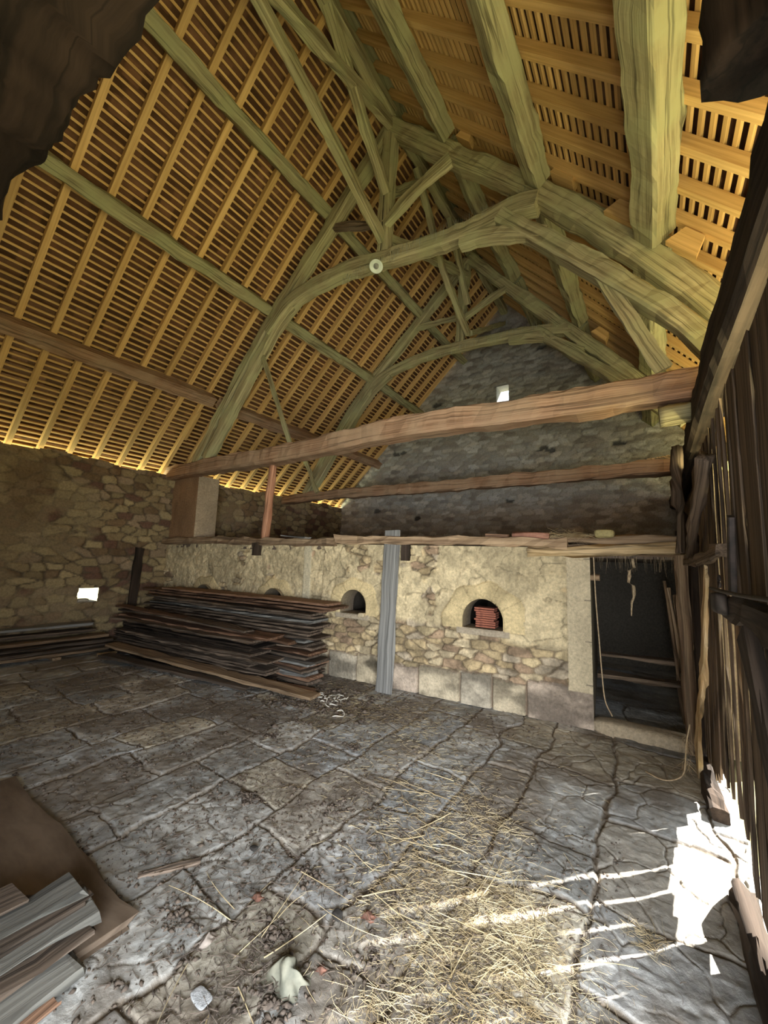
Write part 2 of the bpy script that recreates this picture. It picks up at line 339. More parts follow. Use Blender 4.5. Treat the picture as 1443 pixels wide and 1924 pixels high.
def left_func(u, v):
    h, c, st, idn = masonry(u, v, 0.25, 0.125, 31, PAL_L, (0.13, 0.095, 0.06), 0.045, 0.012)  # joint tone darkened to hold the shadow in the hollows between stones
    render = sstep(0.52, 0.60, fbm(u*1.3, v*1.6, 4, 91))*0.55       # lime smeared over the stones
    h = h*(1-0.6*render)+0.012*render
    c = c*(1-render[..., None])+np.array((0.32, 0.245, 0.14))*render[..., None]
    st_ = sstep(0.58, 0.70, fbm(u*1.7, v*0.8, 4, 17))[..., None]*0.5
    return h, c*(1-st_*np.array((0.45, 0.55, 0.6)))
def rect_hole(u0, u1, v0, v1):
    ins = lambda u, v: (u > u0) & (u < u1) & (v > v0) & (v < v1)
    def snap(u, v, r):
        us = u.copy(); vs = v.copy(); near = np.zeros(u.shape, bool)
        for a in (u0, u1):
            m = (abs(u-a) < r*0.51) & (v > v0-r) & (v < v1+r); us[m] = a; near |= m
        for a in (v0, v1):
            m = (abs(v-a) < r*0.51) & (u > u0-r) & (u < u1+r); vs[m] = a; near |= m
        return us, vs, near
    return ins, snap
# u runs along +x from -2.2; z up
wl_top = lambda u: 3.10+0.03*np.sin(u*3.1)+0.02*np.sin(u*9.0)
WLH = rect_hole(2.71+2.2, 3.0+2.2, 0.74, 0.97)
wall_grid('wall_left', (-2.2, 7.75, 0), (1, 0, 0), (0, 0, 1), (0, -1, 0), XG+2.2, 3.2, 0.02, left_func, M_STONE, [WLH], wl_top)
def solid_wall_with_hole(name, x0, x1, y0, y1, z1, hx0, hx1, hz0, hz1, col):
    root = box(name, x0, hx0, y0, y1, 0, z1, M_STONE, kind='structure', col=col)
    box(name, hx1, x1, y0, y1, 0, z1, M_STONE, kind='structure', col=col)
    box(name, hx0, hx1, y0, y1, 0, hz0, M_STONE, kind='structure', col=col)
    box(name, hx0, hx1, y0, y1, hz1, z1, M_STONE, kind='structure', col=col)
solid_wall_with_hole('wall_left', -2.2, XG+0.5, 7.80, 8.2, 2.80, 2.66, 3.45, 0.66, 1.05, (0.34, 0.26, 0.16))
# the little light-slot: pale broken sill and a rag of plastic in it
so = box('window_1', 2.70, 3.01, 7.76, 8.1, 0.70, 0.745, M_STONE, kind='structure', col=(0.45, 0.40, 0.32))

# ------------------------------------------------------------------ gable wall
PAL_G = [(0.42, 0.41, 0.37), (0.48, 0.47, 0.43), (0.37, 0.35, 0.31), (0.45, 0.42, 0.36), (0.30, 0.27, 0.23)]
def gable_func(u, v):
    h, c, st, idn = masonry(u, v, 0.26, 0.10, 47, PAL_G, (0.34, 0.32, 0.26), 0.03)
    low = sstep(3.2, 2.7, v)[..., None]; c = c*(1-low*np.array((0.0, 0.12, 0.22)))       # browner hue towards the bottom
    hole = (np.random.RandomState(5).rand(65536) > 0.985)[idn] & (st > 0.5)
    return h-0.06*hole, np.where(hole[..., None], c*0.25, c)
def gable_top(u):
    y = 7.75-u
    return np.minimum(zl(y), zr(y))+0.10
GH = rect_hole(7.75-3.0, 7.75-2.70, 5.46, 5.90)
wall_grid('wall_back', (XG, 7.75, 0), (0, -1, 0), (0, 0, 1), (-1, 0, 0), 9.2, 8.3, 0.03, gable_func, M_GABLE, [GH], gable_top)
for (a, b, c, d) in ((3.0, 2.7, 5.42, 5.46), (3.0, 2.7, 5.90, 5.94)):
    box('window_2', XG, XG+0.35, b, a, c, d, M_STONE, kind='structure', col=(0.4, 0.4, 0.38))
for y in (3.0, 2.66):
    box('window_2', XG, XG+0.35, y, y+0.04, 5.42, 5.94, M_STONE, kind='structure', col=(0.4, 0.4, 0.38))

# ------------------------------------------------------------------ walls behind the camera
solid = (0.20, 0.16, 0.11)
box('wall_front', -2.5, -2.2, -0.6, 8.2, 0, 4.0, M_STONE, kind='structure', col=solid)
def gable_prism(name, x0, x1, col):
    Y = [8.2, YR, -1.4]; Z = [4.0, 8.0, 4.0]
    V = [(x, y, z) for x in (x0, x1) for y, z in ((8.2, 3.9), (YR, 8.0), (-1.1, 3.9))]
    return tag(mesh_obj(name, V, [(0, 1, 2), (3, 5, 4), (0, 3, 4, 1), (1, 4, 5, 2), (2, 5, 3, 0)], M_STONE, None, {'Col': ('FLOAT_COLOR', np.tile(col, (6, 1)))}, smooth=False), kind='structure')
gable_prism('wall_front', -2.5, -2.2, solid)

# ------------------------------------------------------------------ oven wall (runs from the door to the left wall)
A = np.array((4.745, 0.0, 0.0)); Bp = np.array((4.05, 7.75, 0.0)); OD = nrm(Bp-A); ON = np.array((-OD[1], OD[0], 0.0))   # ON points to the camera side (-x)
if ON[0] > 0: ON = -ON
def OW(y, z=0.0, out=0.0):     # a point on the oven wall at world y
    t = (y-A[1])/OD[1]; p = A+OD*t+ON*out; return np.array((p[0], p[1], z))
U0 = 0.54                       # wall starts at the door jamb
# oven mouths: (centre u from A, half width, sill z, top z)
MOUTHS = [(1.66, 0.235, 0.85, 1.19), (3.44, 0.205, 0.86, 1.18), (4.92, 0.21, 0.80, 1.10), (6.55, 0.21, 0.76, 1.06)]
def arch(cu, hw, z0, z1, n=22):
    ry = min(z1-z0, hw*1.05); zs = z1-ry; pts = [(cu-hw, z0), (cu-hw, zs)]
    pts += [(cu+hw*math.cos(a), zs+ry*math.sin(a)) for a in np.linspace(math.pi, 0, n)][1:-1]
    return pts+[(cu+hw, zs), (cu+hw, z0)]
def arch_hole(cu, hw, z0, z1):
    cu -= U0; ry = min(z1-z0, hw*1.05); zs = z1-ry
    def sd(u, v):     # <0 inside
        d = np.where(v > zs, (np.hypot((u-cu)/hw, (v-zs)/ry)-1)*min(hw, ry), np.abs(u-cu)-hw)
        return np.maximum(d, z0-v)
    ins = lambda u, v: sd(u, v) < 0
    def snap(u, v, r):
        d = sd(u, v); e = 1e-3; gx = (sd(u+e, v)-d)/e; gy = (sd(u, v+e)-d)/e; g = np.hypot(gx, gy)+1e-6
        near = np.abs(d) < r*0.75
        return u-d*gx/g**2, v-d*gy/g**2, near
    return ins, snap, sd
HO = [arch_hole(*m) for m in MOUTHS]
def oven_func(u0, v):
    u = u0+U0
    pal = [(0.52, 0.41, 0.24), (0.46, 0.35, 0.20), (0.40, 0.30, 0.17), (0.55, 0.44, 0.28), (0.42, 0.34, 0.24), (0.36, 0.25, 0.16)]
    h, c, st, idn = masonry(u, v, 0.21, 0.088, 63, pal, (0.20, 0.15, 0.095), 0.050, 0.010); c = c*(0.7+0.6*fc(u*9, v*12, 4, 64)[..., None])
    # plaster on the upper part, ragged lower edge
    edge = 0.80+0.28*(fbm(u*1.6, v*0+3, 4, 13)-0.5)+0.10*(fbm(u*7, v*6, 3, 14)-0.5)+sstep(3.6, 5.0, u)*0.0
    pl = sstep(-0.04, 0.05, v-edge)
    holes = sstep(0.66, 0.70, fbm(u*2.6, v*2.6, 3, 29)); pl = pl*(1-holes)
    ph = 0.034+0.030*(fbm(u*9, v*9, 5, 19)-0.5)*2+0.03*(fbm(u*2.5, v*2.5, 3, 24)-0.5)+0.012*(fbm(u*38, v*38, 2, 20)-0.5)
    hv = fbm(u*2.2, v*2.2, 4, 23)
    pc = np.array((0.58, 0.47, 0.29))*(0.80+0.32*sstep(0.3, 0.7, hv)[..., None])*(0.85+0.3*fc(u*14, v*14, 4, 25)[..., None])
    f1, f2, _ = worley(u*2.1+fbm(u*5, v*5, 3, 2)*0.7, v*2.3, 77, 0.95, False); ck = sstep(0.035, 0.006, (f2-f1))*(fbm(u*1.5, v*1.5, 2, 6) > 0.5)
    ph = ph-0.012*ck; pc = pc*(1-0.45*ck[..., None])
    h = h*(1-pl)+ph*pl; c = c*(1-pl[..., None])+pc*pl[..., None]
    # large squared blocks at the foot
    bx = np.array([0.5, 1.18, 1.55, 1.92, 2.45, 2.9, 3.35, 3.8, 4.4, 5.1, 5.8, 6.4, 7.0, 7.9]); k = np.clip(np.searchsorted(bx, u)-1, 0, len(bx)-2)
    tz = (np.array([0.38, 0.33, 0.36, 0.34, 0.31, 0.36, 0.33, 0.35, 0.3, 0.33, 0.3, 0.33, 0.3]))[k]+0.03*np.sin(u*9)*0.4
    e = np.minimum(np.minimum(u-bx[k], bx[k+1]-u), tz-v); foot = v < tz
    bh = 0.050*sstep(0.0, 0.022, e)+0.022*(fbm(u*7, v*7, 4, 55)-0.5)*2
    bc = np.array([(0.44, 0.35, 0.27), (0.47, 0.39, 0.27), (0.43, 0.37, 0.28), (0.48, 0.40, 0.28)])[k % 4]*(0.50+0.80*fc(u*3.5, v*6, 5, 57)[..., None])
    black = sstep(0.56, 0.66, fbm(u*3, v*4, 3, 58))*((k == 2) | (k == 3) | (k == 5)); bc = bc*(1-0.6*black[..., None])
    bc = np.where((e < 0.010)[..., None], (0.22, 0.16, 0.11), bc)
    h = np.where(foot, bh, h); c = np.where(foot[..., None], bc, c)
    # dressed voussoirs round the mouths
    for (cu, hw, z0, z1), (_, _, sd) in zip(MOUTHS, HO):
        d = sd(u0, v); an = np.arctan2(v-(z0+0.10), u-cu); R = 0.215+0.035*np.sin(an*2.0+1.9+cu*0)+0.02*np.sin(an*7+cu)
        if cu > 3: R = R*0.8
        ring = (d > -0.02) & (d < R) & (v > z0-0.01)
        ja = np.minimum.reduce([np.abs(an-t) for t in (0.42, 1.02, 2.02, 2.62)])*np.hypot(v-z0-0.1, u-cu)
        rh = 0.052-0.010*sstep(0.007, 0.001, ja)-0.018*sstep(R-0.02, R, d)+0.006*(fbm(u*9, v*9, 3, 59)-0.5)
        rc = np.array((0.60, 0.47, 0.26))*(0.70+0.50*fc(u*3, v*3, 5, 60)[..., None])
        rc = np.where((ja < 0.003)[..., None], rc*0.62, rc)
        h = np.where(ring, rh, h); c = np.where(ring[..., None], rc, c)
        ledge = (np.abs(u-cu) < hw+0.07) & (v > z0-0.07) & (v < z0); h = np.where(ledge, 0.06, h); c = np.where(ledge[..., None], np.array((0.40, 0.33, 0.24)), c)
        h = np.where(d < 0.012, 0.03, h)
    # smooth quoin at the door jamb, and a vertical pilaster
    q = (u < 0.545+0.22); qz = v/0.42; qe = np.abs(qz-np.round(qz))*0.42
    qh = 0.040-0.012*sstep(0.01, 0.002, qe)+0.004*(fbm(u*8, v*8, 3, 66)-0.5)
    qc = np.array((0.58, 0.48, 0.32))*(0.8+0.4*fbm(u*5, v*3, 4, 67)[..., None])
    q = q & (v > 0.34); h = np.where(q, qh, h); c = np.where(q[..., None], qc, c)
    p2 = (np.abs(u-4.30) < 0.07) & (v > 0.9); h = np.where(p2, 0.055, h); c = np.where(p2[..., None], np.array((0.60, 0.52, 0.36)), c)
    h = np.where(u > 3.98, h-0.05, h)
    return h, c
LW = np.linalg.norm(Bp-A)-U0
o = A+OD*U0
wall_grid('wall_oven_side', tuple(o), tuple(OD), (0, 0, 1), tuple(ON), LW, 1.80, 0.0115, oven_func, M_STONE, [(a, b) for a, b, _ in HO], None, flip=True)
def prism_along(name, u0, u1, back0, back1, z0, z1, mat, col, kind='structure'):
    V = [A+OD*u-ON*b+np.array((0, 0, z)) for u in (u0, u1) for b in (back0, back1) for z in (z0, z1)]
    F = [(0, 1, 3, 2), (4, 6, 7, 5), (0, 4, 5, 1), (2, 3, 7, 6), (0, 2, 6, 4), (1, 5, 7, 3)]
    return tag(mesh_obj(name, V, F, mat, None, {'Col': ('FLOAT_COLOR', np.tile(col, (8, 1)))}, smooth=False), kind=kind)
# oven chambers behind the mouths: lining running in, then dark chamber
for (cu, hw, z0, z1) in MOUTHS:
    pr = arch(cu, hw, z0, z1, 22); V = []; n = len(pr)
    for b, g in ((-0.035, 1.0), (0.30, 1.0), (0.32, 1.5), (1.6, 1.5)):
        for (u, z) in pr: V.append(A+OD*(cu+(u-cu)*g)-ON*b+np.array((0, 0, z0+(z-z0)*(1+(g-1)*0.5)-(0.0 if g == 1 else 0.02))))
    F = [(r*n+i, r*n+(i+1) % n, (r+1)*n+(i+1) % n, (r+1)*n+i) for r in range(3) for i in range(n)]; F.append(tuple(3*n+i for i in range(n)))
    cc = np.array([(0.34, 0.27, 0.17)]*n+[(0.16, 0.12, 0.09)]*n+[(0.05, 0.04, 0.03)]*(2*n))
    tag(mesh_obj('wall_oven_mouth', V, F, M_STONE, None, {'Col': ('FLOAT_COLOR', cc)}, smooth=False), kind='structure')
# jamb return, passage behind the doorway and an added slab on top that keeps light out of it
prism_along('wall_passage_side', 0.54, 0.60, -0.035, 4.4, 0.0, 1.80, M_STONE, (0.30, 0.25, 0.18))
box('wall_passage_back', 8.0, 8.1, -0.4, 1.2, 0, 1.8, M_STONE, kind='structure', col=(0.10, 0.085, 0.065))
prism_along('passage_light_block', -0.3, 7.9, 0.02, 4.5, 1.70, 1.80, M_STONE, (0.16, 0.12, 0.09))
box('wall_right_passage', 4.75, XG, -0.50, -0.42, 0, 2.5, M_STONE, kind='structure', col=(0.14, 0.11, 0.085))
# door sill stone, timber post, lintel timbers = doorway
def rock(name, c, s, mat, seed=0, col=None, parent=None, sub=3, k=0.25, attrs=None):
    rs = np.random.RandomState(seed); n = 10*sub; V = []; F = []
    th = np.linspace(0, math.pi, n//2+1); ph = np.linspace(0, 2*math.pi, n, endpoint=False)
    P = rs.rand(6, 3)*2-1; 
    for t in th:
        for p in ph:
            d = np.array((math.sin(t)*math.cos(p), math.sin(t)*math.sin(p), math.cos(t)))
            dd = np.sign(d)*np.abs(d)**0.55; dd = dd/max(1e-6, np.linalg.norm(dd, 4)) if False else dd
            r = 1+k*sum(math.sin(3*(d@q)+i*1.7) for i, q in enumerate(P))/6
            V.append(np.array(c)+dd*r*np.array(s)*0.5)
    m = n
    for i in range(len(th)-1):
        for j in range(m): F.append((i*m+j, (i+1)*m+j, (i+1)*m+(j+1) % m, i*m+(j+1) % m))
    at = {'Col': ('FLOAT_COLOR', np.tile(col, (len(V), 1)))} if col is not None else {'gr': ('FLOAT_VECTOR', np.array(V))}
    return mesh_obj(name, V, F, mat, parent, at)
tag(rock('trim_1', (4.74, 0.13, 0.03), (0.26, 0.84, 0.17), M_STONE, 3, (0.50, 0.40, 0.27)), kind='structure')

# ------------------------------------------------------------------ stone pillar on the wall under the tie beam
def pil_func(u, v):
    h = 0.02*(fbm(u*5, v*5, 4, 7)-0.5)*2; c = np.array((0.44, 0.34, 0.23))*(0.75+0.5*fbm(u*3, v*3, 4, 8)[..., None]); return h, c
pb = empty('stone_pillar', (4.35, 7.3, 1.8), 'squat pale stone pillar carrying the left end of the near tie beam', 'pillar')
def panel(name, origin, du, dv, nn, lu, lv, func, mat, parent, res=0.03, flip=False):
    nu, nv = int(lu/res)+2, int(lv/res)+2
    u, v = np.meshgrid(np.linspace(0, lu, nu), np.linspace(0, lv, nv), indexing='ij'); h, c = func(u, v)
    h = h*np.minimum(1, np.minimum(np.minimum(u, lu-u), np.minimum(v, lv-v))/0.03)
    P = np.array(origin, float)+u[..., None]*np.array(du, float)+v[..., None]*np.array(dv, float)+h[..., None]*np.array(nn, float)
    return P.reshape(-1, 3), grid_faces(nu, nv, None, flip), c.reshape(-1, 3)
def merge(parts):
    V, F, C = [], [], []; n = 0
    for p, f, c in parts: V.append(p); F.append(f+n); C.append(c); n += len(p)
    return np.vstack(V), np.vstack(F), np.vstack(C)
px0, px1, py0, py1, pz0, pz1 = 4.08, 4.50, 6.88, 7.76, 1.80, 3.02
V, F, C = merge([panel('', (px0, py0, pz0), (0, 1, 0), (0, 0, 1), (-1, 0, 0), py1-py0, pz1-pz0, lambda u, v: (pil_func(u, v)[0], pil_func(u, v)[1]*np.array((0.70, 0.55, 0.45))), M_STONE, None, flip=True),  # camera-side face coloured darker and browner, its shade put into the tone
                 panel('', (px0, py0, pz0), (1, 0, 0), (0, 0, 1), (0, -1, 0), px1-px0, pz1-pz0, pil_func, M_STONE, None),
                 panel('', (px1, py0, pz0), (0, 1, 0), (0, 0, 1), (1, 0, 0), py1-py0, pz1-pz0, pil_func, M_STONE, None),
                 panel('', (px0, py0, pz1), (1, 0, 0), (0, 1, 0), (0, 0, 1), px1-px0, py1-py0, pil_func, M_STONE, None)])
mesh_obj('shaft', V, F, M_STONE, pb, {'Col': ('FLOAT_COLOR', C)})

# ------------------------------------------------------------------ roof: tiles, battens, rafters
def roof_tiles(name, y_eave, zf, slope, n, t, sgn, seed, tc=(0.16, 0.08, 0.042)):
    # overlapping courses seen from below; each course steps down
    Ls = abs(y_eave-YR)/abs(t[1]); nc = int(Ls/0.18); step = Ls/nc
    off = 0.09+0.028+0.004
    nx = 560; xs = np.linspace(X0, XG+0.25, nx)
    V = []; C = []; rows = []
    base = np.array((0, y_eave, zf(y_eave)))
    rs = np.random.RandomState(seed)
    for k in range(nc):
        tile = np.floor((xs+(k % 2)*0.085)/0.17).astype(int); br = rs.rand(400)[(tile-tile.min()) % 400]; jit = (rs.rand(400)-0.5)[(tile-tile.min()) % 400]*0.006
        for (s, lift) in ((k*step, 0.0), ((k+1)*step-0.002, 0.022)):
            p = base+t*s; q = p[None, :]+n[None, :]*(off+lift+jit)[:, None]; q[:, 0] = xs; V.append(q)
            C.append(np.array(tc)[None, :]*(0.6+0.8*br)[:, None])
    V = np.array(V); C = np.array(C); nr = len(V)
    f = grid_faces(nr, nx)
    return tag(mesh_obj(name, V.reshape(-1, 3), f, M_TILE, None, {'Col': ('FLOAT_COLOR', C.reshape(-1, 3))}, smooth=False, origin=(0, y_eave, zf(y_eave))), kind='structure')
roof_tiles('ceiling_left', 7.98, zl, SL, nL, tL, 1, 1)
roof_tiles('ceiling_right', -1.55, zr, SR, nR, tR, -1, 2, (0.085, 0.045, 0.028))  # tile colour darkened for the shade in the gaps between battens
ridge_cap = tag(beam('ceiling_ridge', [(X0, YR, 8.11), (XG+0.25, YR, 8.11)], 0.50, 0.04, W_PURL, seg=1), kind='structure')

def rafters(x_list, y_e, zf, n, t, label, group):
    Ls = abs(y_e-YR)/abs(t[1])+0.02
    p0 = np.array((0, y_e, zf(y_e)))+n*0.045; p1 = p0+t*Ls; first = []
    for v in range(3):
        V, F, G = beam_geo([p0, p1], 0.068, 0.09, up=tuple(n), seg=1.0, rough=0.0022, cham=0.04, seed=v+3); first.append((V, F, G))
    protos = []
    for i, x in enumerate(x_list):
        if i < 3:
            V, F, G = first[i]; o = mesh_obj('rafter', V, F, W_PINE, None, {'gr': ('FLOAT_VECTOR', G)}, smooth=False, origin=tuple(p0)); protos.append(o)
        else: o = copy_obj(protos[i % 3])
        o.location = (x, p0[1], p0[2]); tag(o, label, 'rafter', group)
RX = [9.08-0.372*k for k in range(25)]
rafters(RX, 8.2, zl, nL, tL, 'sawn orange pine rafter running from left wall top up to the ridge', 'pine rafters of the left roof slope')
RXR = [9.02-0.365*k for k in range(25)]
rafters(RXR, -1.45, zr, nR, tR, 'sawn orange pine rafter of the right-hand roof slope', 'pine rafters of the right roof slope')
def battens(y_e, zf, n, t, label, group, w, pitch, seed):
    Ls = abs(y_e-YR)/abs(t[1]); m = int(Ls/pitch); proto = None
    for k in range(m):
        p = np.array((0, y_e, zf(y_e)))+t*(k*pitch+0.03)+n*(0.09+0.013)
        if proto is None:
            proto = beam('roof_batten', [(X0, p[1], p[2]), (XG+0.15, p[1], p[2])], w, 0.026, W_PINE, up=tuple(n), seg=1.5, rough=0.0015, cham=0.05); o = proto
        else: o = copy_obj(proto)
        o.location = (X0, p[1], p[2]+random.uniform(-.002, .002)); tag(o, label, 'batten', group)
battens(8.25, zl, nL, tL, 'thin pine batten carrying the tiles across the left roof slope', 'tile battens of the left roof slope', 0.026, 0.088, 1)
battens(-1.5, zr, nR, tR, 'thin pine batten carrying the tiles across the right roof slope', 'tile battens of the right roof slope', 0.031, 0.088, 2)

# ------------------------------------------------------------------ purlins
def purlin(y, zf, n, x0, x1, wd, ht, label, group=None, seed=0, mat=None):
    z = zf(y); c = np.array((0, y, z))-n*(ht/2)
    o = beam('purlin', [(x0, c[1], c[2]), ((x0+x1)/2, c[1]+0.01, c[2]-0.012), (x1, c[1], c[2])], wd, ht, mat or W_PURL, up=tuple(n), seg=0.10, rough=0.011, cham=0.10, seed=seed)
    return tag(o, label, 'beam', group)
bays = [(-2.1, 3.93, 'near bay'), (4.07, 6.85, 'middle bay'), (6.95, 9.25, 'far bay')]
k = 0
for nm, y, wd, ht in (('lowest', 6.50, 0.19, 0.21), ('middle', 5.16, 0.17, 0.20), ('upper', 3.96, 0.17, 0.20)):
    for x0, x1, bn in bays:
        if nm == 'lowest' and bn == 'far bay': x1 = 9.25
        purlin(y, zl, nL, x0, x1, wd, ht, '%s old oak purlin of the left roof slope, in the %s' % (nm, bn), seed=100+k, mat=W_TIE if nm == 'lowest' else None); k += 1
for nm, y, wd, ht in (('lowest', -0.20, 0.25, 0.23), ('middle', 0.76, 0.17, 0.20), ('upper', 1.84, 0.17, 0.20)):
    for x0, x1, bn in bays:
        purlin(y, zr, nR, x0, x1, wd, ht, '%s greenish oak purlin of the right roof slope, in the %s' % (nm, bn), seed=100+k); k += 1
for x0, x1, bn in bays:
    tag(beam('ridge_beam', [(x0-0.1, YR, 7.82), (x1+0.1, YR, 7.82)], 0.15, 0.20, W_OAK, rough=0.01), 'old oak ridge beam at the roof top, in the %s' % bn, 'beam')

# ------------------------------------------------------------------ trusses
def yz(X, pts, dx=0.0): return [(X+dx, y, z) for y, z in pts]
def member(name, pts, w_, h_, label, mat=None, up=(1, 0, 0), **kw):
    # w_ across the truss plane thickness is along 'up' (x)
    return tag(beam(name, pts, h_, w_, mat or W_OAK, up=up, **{**dict(seg=0.10, rough=0.010, cham=0.13), **kw}), label, 'beam')
X1 = 4.02
member('tie_beam', [(X1, 8.0, 3.10), (X1, 6.0, 3.13), (X1, 4.0, 3.155), (X1, 2.5, 3.175), (X1, 1.0, 3.15), (X1, -0.46, 3.13)], 0.27, 0.25, 'great reddish brown tie beam crossing the barn, the nearer of the two', W_TIE, rough=0.013, seed=3)
member('principal_rafter', yz(X1, [(6.85, 3.22), (5.95, 4.42), (4.95, 5.60), (3.83, 6.62), (2.80, 7.62)], 0.02), 0.19, 0.19, 'old oak rafter of the near truss, left side, above tie beam', seed=4)
member('truss_brace', yz(X1, [(6.52, 3.28), (5.6, 4.42), (4.95, 5.22), (4.45, 5.60)], -0.03), 0.17, 0.16, 'curved oak brace under the left rafter of the near truss', seed=5)
member('principal_rafter', yz(X1, [(2.80, 7.60), (1.79, 6.52), (1.20, 5.92), (0.68, 5.36), (0.02, 4.55), (-0.48, 3.85), (-0.75, 3.44)], 0.02), 0.22, 0.23, 'heavy old oak rafter of the near truss, right side', seed=6)
member('collar_beam', yz(X1, [(5.05, 5.20), (4.5, 5.57), (3.6, 5.66), (2.85, 5.58), (2.2, 5.49), (1.71, 5.45), (1.15, 5.46), (0.85, 5.40)], -0.04), 0.19, 0.20, 'arched oak collar beam of the near truss, with the white lamp', seed=7)
member('truss_strut', yz(X1, [(1.24, 5.42), (0.50, 4.60), (-0.18, 3.80), (-0.50, 3.32)], -0.05), 0.20, 0.17, 'straight oak timber doubled under the right rafter, near truss', seed=8)
member('truss_brace', yz(X1, [(1.72, 5.32), (1.3, 5.24), (0.78, 4.98)], -0.05), 0.14, 0.13, 'short pale brace under the right end of the near collar beam', seed=9)
member('king_post', yz(X1, [(2.85, 5.52), (2.84, 6.5), (2.80, 7.60)]), 0.17, 0.17, 'upright oak king post of the near truss', seed=10)
member('truss_strut', yz(X1, [(2.80, 6.05), (2.35, 6.32), (1.86, 6.50)], -0.06), 0.11, 0.12, 'slanting strut from near king post to the right rafter', seed=11)
member('truss_strut', yz(X1, [(3.85, 6.58), (2.90, 6.22)], 0.02), 0.09, 0.09, 'dark strut from near king post to the left rafter', W_BOARD, seed=12)
member('truss_strut', yz(X1, [(5.18, 4.84), (4.40, 3.26)], -0.05), 0.03, 0.075, 'thin pale lath from left rafter down to the near tie beam', seed=13, rough=0.003)
member('truss_strut', yz(X1, [(0.32, 4.38), (-0.14, 3.27)], -0.09), 0.035, 0.125, 'pale flat board from right rafter down to the near tie beam', seed=14, rough=0.003)
X2 = 6.9
member('tie_beam', [(X2, 8.0, 3.03), (X2, 6.5, 3.05), (X2, 4.0, 3.04), (X2, 2.0, 3.07), (X2, -0.5, 3.06)], 0.20, 0.21, 'reddish brown tie beam crossing the barn, the farther of the two', W_TIE, rough=0.016, seed=23)
member('principal_rafter', yz(X2, [(6.95, 3.12), (5.96, 4.55), (5.09, 5.55), (4.02, 6.56), (2.85, 7.62)]), 0.18, 0.18, 'old oak rafter of the far truss, left side, above tie beam', seed=24)
member('truss_brace', yz(X2, [(6.6, 3.3), (5.7, 4.6), (5.1, 5.3), (4.6, 5.62)], -0.03), 0.16, 0.16, 'curved oak brace under the left rafter of the far truss', seed=25)
member('principal_rafter', yz(X2, [(2.80, 7.62), (1.7, 6.35), (0.77, 5.25), (0.06, 4.42), (-0.5, 3.72)]), 0.18, 0.20, 'old oak rafter of the far truss, right side, above tie beam', seed=26)
member('collar_beam', yz(X2, [(5.15, 5.25), (4.75, 5.62), (3.74, 5.80), (2.59, 5.76), (1.5, 5.68), (0.95, 5.55)], -0.03), 0.17, 0.17, 'arched grey oak collar beam of the far truss', seed=27)
member('truss_strut', yz(X2, [(1.55, 5.68), (0.6, 4.78), (-0.30, 3.85)], -0.05), 0.16, 0.17, 'oak timber doubled under the right rafter, far truss', seed=28)
member('truss_brace', yz(X2, [(2.0, 5.62), (1.4, 5.50), (0.8, 5.10)], -0.05), 0.13, 0.12, 'short brace under the right end of the far collar beam', seed=29)
member('king_post', yz(X2, [(2.97, 5.72), (2.94, 6.6), (2.86, 7.62)]), 0.17, 0.17, 'upright oak king post of the far truss', seed=30)
member('truss_strut', yz(X2, [(2.94, 6.30), (2.05, 6.68)], -0.05), 0.10, 0.10, 'slanting strut from far king post to the right rafter', seed=31)
member('truss_strut', yz(X2, [(4.0, 6.52), (3.0, 6.45)], -0.02), 0.08, 0.09, 'strut from far king post to the left rafter', seed=32)
member('truss_strut', yz(X2, [(6.95, 4.0), (6.45, 3.12)], -0.12), 0.07, 0.09, 'short strut above the left end of the far tie beam', seed=33)
# braces in the ridge plane, tying the king posts together
def ridge_brace(p, label, w_=0.11, h_=0.13, seed=0):
    member('ridge_brace', [(x, YR+dy, z) for x, dy, z in p], w_, h_, label, up=(0, 1, 0), seed=seed, seg=0.14)
ridge_brace([(3.95, 0.05, 5.86), (3.0, 0.05, 6.28), (1.9, 0.05, 6.74), (0.4, 0.05, 7.30)], 'long lit brace rising towards the camera from the near king post foot', 0.10, 0.13, 41)
ridge_brace([(0.3, -0.02, 6.42), (2.1, -0.02, 6.95), (3.95, -0.02, 7.58)], 'long brace rising to the head of the near king post', 0.10, 0.15, 42)
ridge_brace([(2.66, 0, 7.80), (3.95, 0, 6.52)], 'short knee brace from near king post up to the ridge, camera side', 0.12, 0.12, 43)
ridge_brace([(4.08, 0, 6.66), (5.05, 0, 7.72)], 'short knee brace from near king post up to ridge, far side', 0.10, 0.12, 44)
ridge_brace([(4.10, 0.04, 5.95), (5.2, 0.04, 6.50), (6.85, 0.04, 7.25)], 'long brace rising from near collar beam to the far king post', 0.10, 0.14, 45)
ridge_brace([(4.65, -0.03, 7.55), (5.6, -0.03, 6.62), (6.82, -0.03, 5.98)], 'long brace falling from the ridge to the far king post foot', 0.09, 0.12, 46)
ridge_brace([(5.9, 0, 7.75), (6.82, 0, 6.60)], 'short knee brace from far king post up to the ridge', 0.10, 0.11, 47)
ridge_brace([(6.98, 0, 6.1), (9.2, 0, 7.5)], 'dark brace between far king post and the gable wall', 0.08, 0.10, 48)

